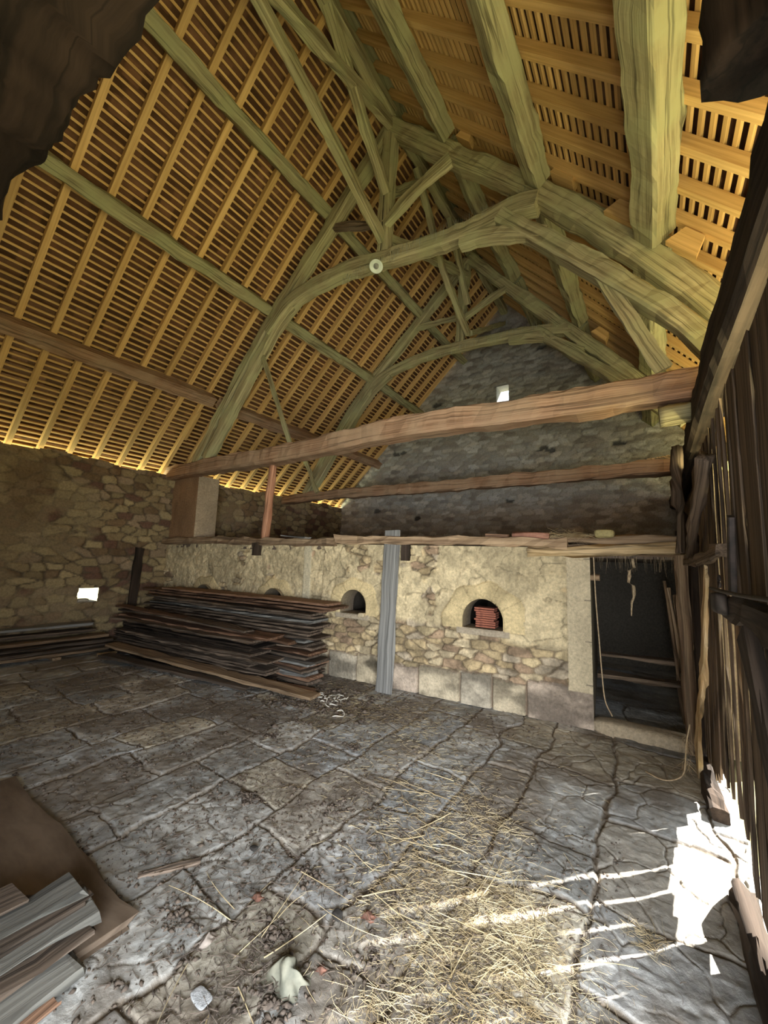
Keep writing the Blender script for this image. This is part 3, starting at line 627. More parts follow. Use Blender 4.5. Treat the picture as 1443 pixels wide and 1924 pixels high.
# truss above the camera
member('tie_beam', [(0.22, -0.7, 3.10), (0.22, 0.9, 3.20), (0.22, 1.8, 3.33), (0.22, 2.7, 3.46), (0.22, 5.0, 3.45), (0.22, 8.0, 3.40)], 0.36, 0.30, 'massive very dark brown beam crossing overhead at upper left', W_BLACK, seed=60, rough=0.016, seg=0.06, smooth=True)
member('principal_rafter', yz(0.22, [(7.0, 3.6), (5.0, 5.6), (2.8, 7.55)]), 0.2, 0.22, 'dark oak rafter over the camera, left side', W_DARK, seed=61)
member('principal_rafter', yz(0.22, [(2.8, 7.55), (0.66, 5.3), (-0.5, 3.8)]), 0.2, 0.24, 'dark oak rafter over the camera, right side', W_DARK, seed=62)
member('beam_stub', [(1.38, -0.40, 3.08), (1.36, -0.38, 3.7), (1.40, -0.36, 4.12)], 0.30, 0.42, 'black rounded beam stub hanging at the top right corner', W_BLACK, seed=63, rough=0.012, rnd=True, nr=20, seg=0.05)

# pine wedges (cleats) that hold the purlins
def cleat(c, L_, ang, w_, label, th=0.06, dx=0.0):
    y, z = c; d = np.array((0, math.cos(ang), math.sin(ang))); u = np.array((0, -math.sin(ang), math.cos(ang)))
    pr = [(-L_/2, 0), (L_/2, 0), (L_/2-0.3*w_, w_), (-L_/2+0.25*L_, w_)]
    P = [np.array((X1+dx+s*th/2, y, z))+d*a+u*b for s in (-1, 1) for a, b in pr]
    F = [(0, 1, 2, 3), (7, 6, 5, 4), (0, 4, 5, 1), (1, 5, 6, 2), (2, 6, 7, 3), (3, 7, 4, 0)]
    G = [(a, s*th, b) for s in (-1, 1) for a, b in pr]
    tag(mesh_obj('purlin_wedge', P, F, W_PINE, None, {'gr': ('FLOAT_VECTOR', G)}, smooth=False), label, 'wedge')
aR = math.atan(SR)
cleat((0.12, 4.78), 0.40, aR, 0.14, 'orange pine wedge above right rafter, under lowest purlin', 0.16, -0.05)
cleat((-0.30, 4.28), 0.30, aR+math.pi*0, 0.15, 'broken orange pine block at the foot of the lowest right purlin', 0.06, -0.13)
cleat((0.62, 5.50), 0.30, aR, 0.13, 'orange pine wedge under the middle right purlin', 0.18, -0.04)
cleat((1.72, 6.70), 0.26, aR, 0.10, 'small orange pine wedge under the upper right purlin', 0.12, 0.0)
cleat((6.80, 3.86), 0.60, -math.atan(SL)-0.05+math.pi*0, 0.11, 'long orange pine chock beside the lowest left purlin', 0.05, -0.20)
cleat((0.58, 5.28), 0.30, aR, 0.13, 'orange pine block on the right rafter of the far truss', 0.14, X2-X1)
# log end under the right end of the near tie beam
tag(beam('log_stub', [(4.0, -0.44, 2.90), (4.0, -0.25, 2.89), (4.0, -0.10, 2.88)], 0.22, 0.17, W_OAK, rnd=True, rough=0.012, seg=0.04, nr=16), 'greenish round log end under the right end of tie beam', 'log')

# lamp on the collar
lp = empty('ceiling_lamp', (3.86, 2.86, 5.42), 'round white enamel lamp under the near collar beam', 'lamp')
def lathe(name, c, prof, mat, parent=None, n=28, axis=(0, 0, 1)):
    ax = nrm(axis); a = nrm(np.cross(ax, (1, 0, 0.01))); b = np.cross(ax, a); V = []; F = []
    for r, z in prof:
        for j in range(n): t = 2*math.pi*j/n; V.append(np.array(c)+ax*z+(a*math.cos(t)+b*math.sin(t))*r)
    for i in range(len(prof)-1):
        for j in range(n): F.append((i*n+j, i*n+(j+1) % n, (i+1)*n+(j+1) % n, (i+1)*n+j))
    return mesh_obj(name, V, F, mat, parent, {'gr': ('FLOAT_VECTOR', V)})
LC = (3.86, 2.86, 5.42)
lax = (-0.45, -0.25, -1)
lathe('lamp_shade', LC, [(0.001, -0.035), (0.045, -0.03), (0.085, 0.0), (0.09, 0.012), (0.084, 0.014), (0.05, -0.006), (0.034, -0.008)], M_CREAM, lp, axis=lax)
lathe('bulb_socket', LC, [(0.034, -0.01), (0.034, 0.012), (0.026, 0.02), (0.001, 0.022)], plain('socket_grey', (0.30, 0.30, 0.26)), lp, axis=lax)
def wire(name, pts, r, mat, label, cat, group=None, seg=0.03, rough=0.001, nr=6, parent=None, taper=None):
    o = beam(name, pts, 2*r, 2*r, mat, parent=parent, rnd=True, nr=nr, seg=seg, rough=rough, taper=taper)
    return tag(o, label, cat, group) if label else o
wire('lamp_cable', [(3.89, 2.86, 5.46), (3.90, 2.85, 5.62), (3.92, 2.84, 5.75), (3.92, 2.83, 6.3), (3.93, 2.82, 7.0)], 0.006, M_IRON, None, None, parent=lp)

# ------------------------------------------------------------------ timber on the oven wall
def on_wall(u, z, out): p = A+OD*u+ON*out; return (p[0], p[1], z)
tag(beam('wall_plate', [on_wall(3.75, 1.845, -0.02), on_wall(5.0, 1.83, -0.02), on_wall(6.5, 1.82, -0.02), on_wall(7.75, 1.79, -0.02)], 0.24, 0.115, W_LEDGE, seed=71, rough=0.012), 'dark timber plate along the oven wall top, left of grey plank', 'beam')
tag(beam('wall_plate', [on_wall(0.75, 1.825, -0.03), on_wall(2.0, 1.845, -0.02), on_wall(3.74, 1.855, -0.02)], 0.26, 0.105, W_LEDGE, seed=72, rough=0.014), 'brown timber plate along the oven wall top, above arched mouths', 'beam')
tag(beam('lintel_log', [on_wall(-0.42, 1.80, 0.03), on_wall(0.3, 1.79, 0.05), on_wall(0.9, 1.77, 0.05), on_wall(1.15, 1.77, 0.04)], 0.13, 0.10, W_WANEY, seed=73, rough=0.02, rnd=True, nr=14), 'split pale log forming the lintel over the doorway', 'log')
tag(beam('lintel_log', [on_wall(-0.42, 1.865, 0.02), on_wall(0.3, 1.87, 0.0), on_wall(1.25, 1.855, 0.0)], 0.11, 0.075, W_LEDGE, seed=74, rough=0.02, rnd=True, nr=14), 'thin brown log on top of the doorway lintel', 'log')
tag(beam('lintel_log', [on_wall(-0.42, 1.79, -0.12), on_wall(1.2, 1.78, -0.12)], 0.16, 0.13, W_LEDGE, seed=75, rough=0.012), 'inner timber behind the doorway lintel', 'log')
tag(beam('wood_block', [on_wall(2.66, 1.90, 0.06), on_wall(2.66, 1.60, 0.05)], 0.11, 0.08, W_DARK, seed=76), 'dark wooden block beside the top of the leaning grey plank', 'block')
tag(beam('wood_block', [on_wall(5.30, 1.80, 0.06), on_wall(5.30, 1.60, 0.05)], 0.14, 0.06, W_DARK, seed=77), 'dark wooden block let into the wall below the round post', 'block')
tag(beam('round_post', [(4.29, 5.18, 1.87), (4.20, 5.04, 2.4), (4.10, 4.90, 3.02)], 0.125, 0.125, wood('post_red', (0.30, 0.13, 0.07), (0.58, 0.31, 0.19), 0.8), rnd=True, rough=0.010, seed=78, nr=16, taper=(1.1, 0.92)), 'reddish round timber post between oven wall and tie beam', 'post')
# bits lying on the ledge
tag(beam('clay_pipe', [on_wall(1.32, 1.925, 0.02), on_wall(1.10, 1.93, 0.03), on_wall(0.93, 1.915, 0.04)], 0.085, 0.07, plain('red_clay', (0.42, 0.20, 0.13), (0.28, 0.13, 0.085)), rnd=True, rough=0.006, seed=79), 'red clay ridge piece lying on the ledge above the arches', 'tile')
tag(beam('wood_scrap', [on_wall(1.62, 1.92, 0.03), on_wall(1.36, 1.915, 0.05)], 0.07, 0.04, W_RED, seed=80, rough=0.01), 'short red-brown wood scrap beside the clay ridge piece', 'wood')
tag(rock('mossy_stone', on_wall(0.40, 1.945, 0.03), (0.10, 0.17, 0.085), M_STONE, 5, (0.42, 0.35, 0.16)), 'small rounded ochre stone on the ledge over the doorway', 'stone')
tag(beam('wood_scrap', [on_wall(4.78, 1.925, 0.0), on_wall(4.25, 1.89, 0.08)], 0.12, 0.02, W_GREY, seed=81), 'thin grey wood scrap lying on the left part of ledge', 'wood')
def strands(name, n, fn, mat, label=None, cat=None, r=0.0012, seed=0, kind='stuff', nseg=4, curl=0.25, parent=None, lift=0.02):
    rs = np.random.RandomState(seed); V = []; F = []
    for i in range(n):
        p, L_, az, el = fn(rs); rr = r*(0.6+0.8*rs.rand()); a = az; e = el; pts = [np.array(p, float)]
        da = rs.randn()*curl; de = -abs(rs.randn())*curl*0.5*(1 if el > 0.1 else 0)
        for k in range(nseg):
            pts.append(pts[-1]+np.array((math.cos(a)*math.cos(e), math.sin(a)*math.cos(e), math.sin(e)))*L_/nseg); a += da; e += de
        b0 = len(V)
        for k, q in enumerate(pts):
            sd = np.array((-math.sin(a), math.cos(a), 0)); t = 1-0.55*k/nseg
            V += [q+sd*rr*t, q-sd*rr*t, q+np.array((0, 0, 1.6*rr*t))]
        for k in range(nseg):
            for j in range(3): F.append((b0+k*3+j, b0+k*3+(j+1) % 3, b0+(k+1)*3+(j+1) % 3, b0+(k+1)*3+j))
    o = mesh_obj(name, V, np.array(F), mat, parent, None, smooth=False)
    return tag(o, label, cat, kind=kind)
def ledge_straw(rs):
    u = 0.72+rs.randn()*0.12; p = on_wall(u, 1.90+rs.rand()*0.05, 0.03+rs.randn()*0.03); return p, 0.06+rs.rand()*0.1, rs.rand()*6.28, rs.randn()*0.35
strands('bird_nest', 260, ledge_straw, M_STRAW, 'ragged straw nest on the ledge beside the ochre stone', 'nest', 0.0014, 5, kind='stuff')

# red tiles stacked in the right oven mouth
for k in range(9):
    uu = 1.645+random.uniform(-.012, .012); bx_ = on_wall(uu, 0.862+k*0.0255, -0.10-random.uniform(0, .02))
    V = []
    for a in (-0.115, 0.115):
        for b in (-0.09, 0.09):
            for c in (0, 0.019): V.append(np.array(bx_)+OD*a*random.uniform(.95, 1.03)-ON*b*-1+np.array((0, 0, c)))
    o = mesh_obj('roof_tile', V, [(0, 1, 3, 2), (4, 6, 7, 5), (0, 4, 5, 1), (2, 3, 7, 6), (0, 2, 6, 4), (1, 5, 7, 3)], M_BRICK, None, None, smooth=False)
    tag(o, 'flat red clay tile stacked inside the right arched oven mouth', 'tile', 'red clay tiles stacked in the oven mouth')
tag(rock('stone_fragment', on_wall(3.27, 0.855, 0.06), (0.09, 0.10, 0.06), M_STONE, 9, (0.55, 0.45, 0.30)), 'small pale stone fragment on the sill of the middle arched mouth', 'stone')

# ------------------------------------------------------------------ planks
def plank(p0, p1, wd, th, mat, label, group=None, seed=None, name='wooden_plank', up=(0, 0, 1), sag=0.0, rough=0.004, cat='plank', jag=0.012):
    p0 = np.array(p0, float); p1 = np.array(p1, float); m = (p0+p1)/2-np.array((0, 0, sag))
    return tag(beam(name, [p0, m, p1], wd, th, mat, up=up, seg=0.16, rough=rough, cham=0.12, seed=seed, jag=jag), label, cat, group)
plank((4.24, 2.76, 0.0), (4.44, 2.84, 1.985), 0.225, 0.032, W_GREY, 'tall weathered grey plank leaning upright against the oven wall', seed=90, up=(1, 0, 0), rough=0.002)
plank((3.42, 7.50, 0.0), (3.56, 7.68, 1.66), 0.14, 0.03, W_DARK, 'dark narrow plank leaning on the left wall by the corner', seed=91, up=(0, 1, 0), rough=0.003)
rb = random.Random(5)
def S_(y, a, b):  # line through two (y,x) points
    return a[1]+(b[1]-a[1])*(y-a[0])/(b[0]-a[0])
# rear stack
GB = 'weathered planks of the tall rear stack by the oven wall'
nB = 21
for k in range(nB):
    z = 0.085+k*0.0455+rb.uniform(-.004, .004); y0 = 3.72+rb.uniform(-.10, .12); y1 = 7.20+rb.uniform(-.12, .15); j = rb.uniform(-.035, .035)
    if 8 < k < 13: y0 += 0.0
    if k < 7: y0 -= 0.06; j -= 0.05
    if k >= nB-3: y0 = (3.60, 3.42, 3.50)[k-nB+3]; y1 = (7.3, 7.5, 6.9)[k-nB+3]
    mat = W_RED if (k in (1, 3, 6) or k >= nB-3) else (W_PLANK if k % 3 else W_GREY if k % 2 else W_PLANK)
    lab = 'weathered dark plank in the tall rear stack against the oven wall'; g = GB
    if k == nB-1: lab = 'topmost reddish plank of the tall rear stack'; g = None
    elif k == nB-2: lab = 'second reddish plank from top of the rear stack, jutting furthest right'; g = None
    plank((S_(y0, (3.7, 4.09), (7.2, 3.75))+j, y0, z), (S_(y1, (3.7, 4.09), (7.2, 3.75))+j, y1, z+0.004), rb.choice((0.30, 0.34, 0.38)), 0.030, mat, lab, g, 200+k, sag=rb.uniform(0, .004))
for i, yy in enumerate((4.2, 5.5, 6.8)):
    plank((3.72+0.3-0.35*(yy-3.7)/3.5*0.9, yy, 0.035), (4.30-0.1*(yy-3.7), yy+0.02, 0.035), 0.10, 0.07, W_DARK, 'short bearer block under the tall rear stack', 'bearers under the rear stack', 230+i, name='bearer')
# front stack
GF = 'brown planks of the low front stack'
nF = 13
for k in range(nF):
    z = 0.04+k*0.042+rb.uniform(-.004, .004); y0 = 4.20+rb.uniform(-.22, .25); y1 = 7.25+rb.uniform(-.15, .15); j = rb.uniform(-.07, .05)-(nF-k)*0.006
    mat = (W_RED, W_PLANK, W_PLANK, W_DARK)[rb.randrange(4)]
    plank((S_(y0, (4.2, 3.66), (7.2, 3.34))+j, y0, z), (S_(y1, (4.2, 3.66), (7.2, 3.34))+j, y1, z+0.01), rb.choice((0.26, 0.32, 0.36)), 0.028, mat, 'brown sawn plank in the low front stack beside the rear stack', GF, 240+k, sag=rb.uniform(0, .006))
for k in range(6):
    z = 0.04+k*0.045; y0 = 3.62+rb.uniform(-.06, .1)
    plank((3.93+rb.uniform(-.03, .03)-0.05, y0, z), (3.86, y0+1.3, z), 0.26, 0.034, (W_PLANK, W_RED, W_GREY)[k % 3], 'short grey-brown plank end at the right foot of the stacks', 'short planks at the right foot of the stacks', 260+k)
plank((3.74, 3.86, 0.50), (3.20, 7.35, 0.70), 0.16, 0.028, W_RED, 'long reddish plank lying askew across both stacks', seed=270, sag=-0.02)
plank((3.56, 4.5, 0.60), (3.24, 7.3, 0.64), 0.20, 0.026, W_PLANK, 'top plank of the low front stack, curled at its end', seed=271, sag=-0.01)
plank((3.50, 3.20, 0.05), (2.95, 6.95, 0.17), 0.20, 0.035, W_LEDGE, 'long pale-edged plank on the floor before the stacks', seed=272, sag=0.005)
plank((3.28, 4.05, 0.03), (2.78, 6.75, 0.07), 0.16, 0.035, W_PLANK, 'shorter plank on the floor, nearest of those before the stacks', seed=273)
plank((3.60, 3.35, 0.03), (3.36, 5.2, 0.05), 0.18, 0.03, W_RED, 'reddish broken plank half under the long floor plank', seed=274)
plank((3.02, 6.95, 0.025), (2.80, 6.98, 0.025), 0.08, 0.05, W_WANEY, 'little wooden bearer under the left end of the floor planks', seed=275, name='bearer')
# low pile along the left wall
for i, (y, z, x0, x1, wd, mat, lab) in enumerate([
        (7.36, 0.06, 0.6, 3.12, 0.24, W_LEDGE, 'lowest board of the pile along the left wall'),
        (7.30, 0.125, 0.5, 3.16, 0.20, W_PLANK, 'second board up of the pile along the left wall'),
        (7.40, 0.185, 0.4, 3.10, 0.26, W_PLANK, 'third board up of the pile along the left wall'),
        (7.45, 0.25, 0.6, 3.06, 0.22, W_LEDGE, 'fourth board up of the pile along the left wall'),
        (7.52, 0.34, 0.5, 2.9, 0.20, W_PLANK, 'fifth board up of the pile along the left wall'),
        (7.56, 0.43, 0.3, 2.88, 0.22, W_GREY, 'topmost greyish board of the pile along the left wall')]):
    plank((x0, y+0.03, z), (x1, y-0.02, z-0.005), wd, 0.04, mat, lab, seed=280+i)
for i, x in enumerate((1.2, 2.35)):
    plank((x, 7.18, 0.02), (x, 7.62, 0.02), 0.09, 0.04, W_LEDGE, 'cross bearer under the board pile along the left wall', 'bearers of the left wall pile', 290+i, name='bearer')

# foreground, lower left
plank((0.76, 1.92, 0.012), (0.78, 3.70, 0.012), 0.56, 0.022, wood('brown_sheet', (0.10, 0.07, 0.048), (0.19, 0.14, 0.10), 0.6, (1.5, 5, 5), 0.2, 0.05, crack=False), 'broad brown wooden sheet flat on the floor at lower left', seed=300, name='wooden_sheet', rough=0.0015, cat='board')
PALE = wood('pale_split_board', (0.09, 0.085, 0.075), (0.24, 0.23, 0.20), 0.8, (1.0, 22, 22), 0.6, 0.15)
for i, (x1, y, z, wd, mat, lab) in enumerate([
        (0.80, 1.93, 0.036, 0.20, PALE, 'lowest grey board of the small stack at lower left'),
        (0.86, 2.01, 0.060, 0.17, W_PLANK, 'second board of the small lower-left stack, brown and narrow'),
        (0.925, 2.07, 0.084, 0.18, PALE, 'third board of the small lower-left stack, longest to the right'),
        (0.88, 2.14, 0.108, 0.15, W_PLANK, 'fourth board of the small lower-left stack, under the pale top'),
        (0.91, 2.16, 0.131, 0.13, PALE, 'topmost pale splintered board of the small lower-left stack'),
        (0.72, 2.24, 0.152, 0.12, W_PLANK, 'dark narrow board on the far side of the lower-left stack'),
        (0.70, 1.80, 0.028, 0.11, W_RED, 'rusty-edged board nearest the camera in the lower-left stack')]):
    plank((0.05, y+0.03*(i % 3-1), z+0.004), (x1, y, z), wd, 0.019, mat, lab, seed=310+i, rough=0.006, jag=0.03)
wire('bark_strip', [(0.50, 2.55, 0.04), (0.70, 2.45, 0.055), (0.84, 2.32, 0.045)], 0.007, M_DIRT, 'dark bark strip lying on the brown wooden sheet', 'bark')

# ------------------------------------------------------------------ right-hand side: boards, plate, posts
tag(beam('wall_plate', [(0.95, -0.42, 2.84), (2.0, -0.41, 2.82), (3.0, -0.40, 2.84), (4.7, -0.40, 2.86)], 0.18, 0.26, W_DARK, seed=320, rough=0.007), 'dark heavy timber plate running along the top of the board wall', 'beam')
tag(beam('outer_rail', [(0.8, -0.66, 2.62), (2.2, -0.64, 2.64), (3.4, -0.66, 2.60), (4.6, -0.65, 2.62)], 0.16, 0.22, W_OAK, seed=322, rough=0.014), 'greenish lit timber seen through the gap under the dark top plate', 'beam')
tag(beam('wall_plate', [(4.72, -0.44, 2.84), (9.2, -0.44, 2.84)], 0.22, 0.22, W_DARK, seed=321), 'dark timber plate beyond the doorway under the far roof', 'beam')
box('wall_right', 4.74, XG+0.3, -0.75, -0.50, 0, 2.75, M_STONE, kind='structure', col=(0.24, 0.19, 0.13))
box('sun_block_panel', 1.16, 1.22, -2.6, -0.55, 0.05, 2.75, W_BOARD, kind='structure')     # unseen panel added outside to block the sun through the open side
box('wall_right', -2.5, -1.75, -0.75, -0.42, 0, 2.75, M_STONE, kind='structure', col=(0.24, 0.19, 0.13))
rr = random.Random(12); k = 0
SLITS = {3.20: 0.028, 3.00: 0.030, 2.65: 0.034}    # open joints that let sun streaks in
edges = [4.66, 4.49, 4.33, 4.20, 4.04, 3.90, 3.74, 3.58, 3.40, 3.20, 3.00, 2.83, 2.65, 2.46, 2.28, 2.08, 1.94, 1.80, 1.62, 1.44, 1.28, 1.14]
for e1, e0 in zip(edges[:-1], edges[1:]):
    g1 = SLITS.get(e1, rr.choice((0.002, 0.003, 0.005)))/2; g0 = SLITS.get(e0, rr.choice((0.002, 0.003, 0.005)))/2
    a_, b_ = e0+g0, e1-g1; wd = b_-a_; xm = (a_+b_)/2; ze = 0.07+rr.uniform(-.03, .05)+0.33*math.exp(-((xm-3.08)/0.62)**2)
    rot = 0.09 if e1 in SLITS or e0 in SLITS else 0.015
    lean = rr.uniform(-.004, .004)
    tag(beam('wall_board', [(xm+lean, -0.335, ze), (xm, -0.345, 1.3), (xm-lean, -0.345, 2.52)], wd, 0.014, W_BOARD, up=(math.sin(rot), math.cos(rot), 0), seg=0.12, rough=0.0035, cham=0.05, seed=330+k),
        'weathered vertical board of the plank wall with light through its joints', 'board', 'vertical boards of the right-hand plank wall')
    k += 1
# rail, latch, brace of the door leaf
tag(beam('door_rail', [(2.36, -0.27, 1.44), (1.8, -0.27, 1.455), (0.95, -0.27, 1.46)], 0.07, 0.10, W_DARK, up=(0, 0, 1), seed=350, rough=0.008), 'dark horizontal rail across the plank wall at latch height', 'rail')
bo = empty('iron_bolt', (1.9, -0.22, 1.5), 'rusty iron bolt with ring on the horizontal rail', 'bolt')
wire('bolt_rod', [(2.33, -0.215, 1.525), (1.7, -0.215, 1.53), (1.1, -0.215, 1.545)], 0.007, M_IRON, None, None, parent=bo)
tor = []; 
for j in range(17): t = 2*math.pi*j/16; tor.append((1.93+0.022*math.cos(t), -0.205, 1.565+0.022*math.sin(t)))
wire('bolt_ring', tor, 0.004, M_IRON, None, None, parent=bo, seg=0.01, rough=0)
rock('bolt_keeper', (2.16, -0.225, 1.475), (0.10, 0.05, 0.09), M_IRON, 12, parent=bo)
tag(beam('iron_strap', [(1.96, -0.245, 1.52), (1.93, -0.245, 1.64), (1.88, -0.245, 1.80)], 0.045, 0.02, M_IRON, up=(0, 1, 0), seed=352, rough=0.002), 'dark upright iron strap above the bolt on plank wall', 'strap')
tag(beam('door_brace', [(2.02, -0.29, 1.38), (1.5, -0.28, 0.78), (1.15, -0.28, 0.40)], 0.12, 0.05, W_DARK, up=(0, 1, 0), seed=353), 'dark diagonal brace across the plank wall below the rail', 'brace')
tag(beam('waney_plank', [(2.40, -0.20, 1.60), (2.80, -0.215, 1.30), (3.25, -0.235, 0.98), (4.05, -0.26, 0.42), (4.25, -0.27, 0.02)], 0.075, 0.02, W_WANEY, up=(0, 1, 0), seed=354, rough=0.010, taper=(0.85, 1.7)), 'crooked pale waney-edged plank leaning on the board wall', 'plank')
tag(beam('door_post', [(4.66, -0.25, 0.0), (4.66, -0.245, 0.9), (4.665, -0.225, 1.74)], 0.11, 0.10, W_LEDGE, up=(0, 1, 0), seed=355, rough=0.007), 'squared timber post at the right side of the dark doorway', 'post')
tag(beam('door_post', [(4.60, -0.33, 0.0), (4.60, -0.33, 1.74)], 0.08, 0.07, W_DARK, up=(0, 1, 0), seed=356, rough=0.007), 'dark post behind the doorway post at board wall corner', 'post')
tag(beam('crooked_pole', [(4.55, -0.25, 1.76), (4.60, -0.25, 2.15), (4.58, -0.23, 2.50), (4.64, -0.22, 2.78)], 0.085, 0.085, W_BOARD, rnd=True, rough=0.018, seed=357, nr=14), 'crooked dark pole rising from the doorway lintel at right', 'pole')
tag(beam('crooked_pole', [(4.22, -0.28, 1.70), (3.75, -0.28, 1.90), (3.35, -0.29, 2.06), (2.95, -0.30, 2.27)], 0.075, 0.07, W_BOARD, rnd=True, rough=0.012, seed=358, nr=14), 'crooked forked branch slanting up the board wall', 'pole')
tag(beam('wall_rail', [(4.6, -0.27, 1.68), (3.2, -0.275, 1.68), (2.35, -0.28, 1.69)], 0.05, 0.06, W_BOARD, seed=359, rough=0.01), 'rough horizontal rail along the board wall above the waney plank', 'rail')
tag(beam('sill_beam', [(4.55, -0.31, 0.02), (3.9, -0.31, 0.025), (3.55, -0.31, 0.03)], 0.09, 0.09, W_DARK, seed=360, rough=0.012), 'dark sill timber at the far foot of the board wall', 'beam')
tag(beam('broken_log', [(2.86, -0.29, 0.02), (2.72, -0.28, 0.09), (2.45, -0.29, 0.07), (1.6, -0.30, 0.04)], 0.10, 0.13, W_DARK, seed=361, rough=0.02, rnd=True, nr=14), 'black broken log at the foot of the board wall by the sunlit gap', 'log')
wire('knotted_twine', [(4.05, -0.20, 0.42), (4.02, -0.17, 0.28), (4.05, -0.16, 0.15), (3.98, -0.13, 0.05), (3.92, -0.02, 0.012), (3.98, 0.10, 0.012)], 0.005, M_ROPE, 'frayed knotted twine hanging at the foot of the waney plank', 'twine')
def frays(rs): return (4.04+rs.randn()*0.012, -0.17+rs.randn()*0.012, 0.12+rs.rand()*0.22), 0.05+rs.rand()*0.08, rs.rand()*6.28, -1.2+rs.rand()*0.6
strands('twine_frays', 60, frays, M_ROPE, 'loose fibres of the frayed twine beside the board wall', 'twine', 0.0012, 6, nseg=3)

# ------------------------------------------------------------------ doorway contents
tag(beam('root_tangle', [(4.74, 0.18, 1.70), (4.75, 0.17, 1.58), (4.74, 0.18, 1.45), (4.75, 0.175, 1.30), (4.76, 0.185, 1.13)], 0.045, 0.035, M_ROPE, rnd=True, rough=0.012, seed=370, seg=0.03, taper=(1.0, 0.25)), 'pale dried root hanging in the top of the doorway', 'root')
wire('hanging_twine', [(4.66, 0.50, 1.72), (4.655, 0.49, 1.3), (4.65, 0.47, 0.9), (4.655, 0.455, 0.6), (4.63, 0.43, 0.32), (4.62, 0.37, 0.18)], 0.0065, M_ROPE, 'long frayed twine hanging down the left edge of doorway', 'twine')
def cob(rs):
    y = -0.2+rs.rand()*0.7; return (4.72+rs.randn()*0.03, y, 1.72), 0.05+rs.rand()*0.14, rs.rand()*6.28, -1.45
strands('cobweb', 70, cob, M_ROPE, 'dusty cobweb strands fringing the top of the doorway', 'cobweb', 0.0014, 8, nseg=4, curl=0.3)
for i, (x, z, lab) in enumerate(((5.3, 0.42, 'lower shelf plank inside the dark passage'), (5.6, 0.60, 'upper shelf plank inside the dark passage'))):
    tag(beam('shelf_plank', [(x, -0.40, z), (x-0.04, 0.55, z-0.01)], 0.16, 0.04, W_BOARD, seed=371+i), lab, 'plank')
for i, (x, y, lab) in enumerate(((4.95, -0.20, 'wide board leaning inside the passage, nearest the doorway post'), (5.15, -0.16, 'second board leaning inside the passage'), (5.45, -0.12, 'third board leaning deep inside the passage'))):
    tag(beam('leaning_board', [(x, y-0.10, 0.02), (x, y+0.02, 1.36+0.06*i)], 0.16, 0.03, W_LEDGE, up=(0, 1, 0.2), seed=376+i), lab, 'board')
tag(beam('wood_block', [(4.70, 0.535, 1.50), (4.70, 0.45, 1.50)], 0.06, 0.06, W_LEDGE, seed=380), 'small pale wood block at the left jamb of the doorway', 'block')
# bundle of laths lying on the far tie beam, right end
for i in range(9):
    y = -0.02-i*0.055
    tag(beam('wood_lath', [(6.82+rr.uniform(-.02, .02), y, 3.19+0.006*i), (7.3, y-0.16, 3.25)], 0.04, 0.018, W_WANEY, seed=381+i, seg=0.3, rough=0.002), 'pale lath lying on the right end of the far tie beam', 'lath', 'laths on the far tie beam')

# ------------------------------------------------------------------ litter on the floor
def fz(x, y): return float(floor_func(np.array([[x]]), np.array([[y]]))[0][0, 0])-0.012
XS, YS = np.meshgrid(np.linspace(0.2, 5.8, 281), np.linspace(-0.4, 7.8, 411), indexing='ij'); HZ = floor_func(XS, YS)[0]-0.012
def gz(x, y): return HZ[int(np.clip((x-0.2)/0.02, 0, 280)), int(np.clip((y+0.4)/0.02, 0, 410))]
# hay: dense beds given as (x, y, sx, sy, n)
def hay(beds, el=0.25, lmin=0.02, lmax=0.10):
    tot = sum(b[4] for b in beds); cum = np.cumsum([b[4] for b in beds])/tot
    def fn(rs):
        b = beds[int(np.searchsorted(cum, rs.rand()))]; x = b[0]+rs.randn()*b[2]; y = max(-0.24, b[1]+rs.randn()*b[3])
        return (x, y, gz(x, y)+0.003+abs(rs.randn())*0.004), lmin+rs.rand()**2*(lmax-lmin), rs.rand()*6.28, abs(rs.randn())*el*0.6
    return tot, fn
b1 = [(2.05, 0.66, 0.16, 0.13, 900), (1.62, 0.68, 0.20, 0.14, 700), (1.72, 0.44, 0.20, 0.12, 900), (1.36, 0.80, 0.12, 0.12, 500), (1.9, 0.9, 0.2, 0.2, 600), (1.75, 0.55, 0.22, 0.16, 1400), (2.28, 0.08, 0.04, 0.04, 120)]
t, fn = hay(b1, 0.35); strands('loose_hay', t, fn, M_STRAW, 'thick patch of dry hay on the flagstones, lower right', 'hay', 0.0009, 21)
b2 = [(2.4, 1.2, 0.35, 0.22, 700), (3.3, 1.9, 0.45, 0.4, 700), (2.6, 0.9, 0.15, 0.12, 350), (1.9, 1.0, 0.25, 0.2, 600), (3.9, 2.5, 0.3, 0.5, 500), (3.6, 3.0, 0.25, 0.3, 500), (2.9, 1.4, 0.5, 0.6, 400)]
t, fn = hay(b2, 0.18); strands('loose_straw', t, fn, M_STRAW, 'straw scattered thinly over the middle of the floor', 'straw', 0.0012, 22)
b3 = [(2.0, 2.2, 0.6, 0.7, 1100), (1.4, 1.6, 0.3, 0.35, 700), (3.0, 3.2, 0.6, 0.9, 1300), (1.15, 1.35, 0.12, 0.12, 260), (2.0, 1.0, 0.4, 0.4, 900), (1.75, 0.6, 0.25, 0.2, 700), (3.9, 2.6, 0.3, 0.9, 900)]
t, fn = hay(b3, 0.15, 0.02, 0.09); strands('dark_twigs', t, fn, M_DIRT, 'dark twig and stalk litter spread over the left floor', 'twigs', 0.0018, 23)
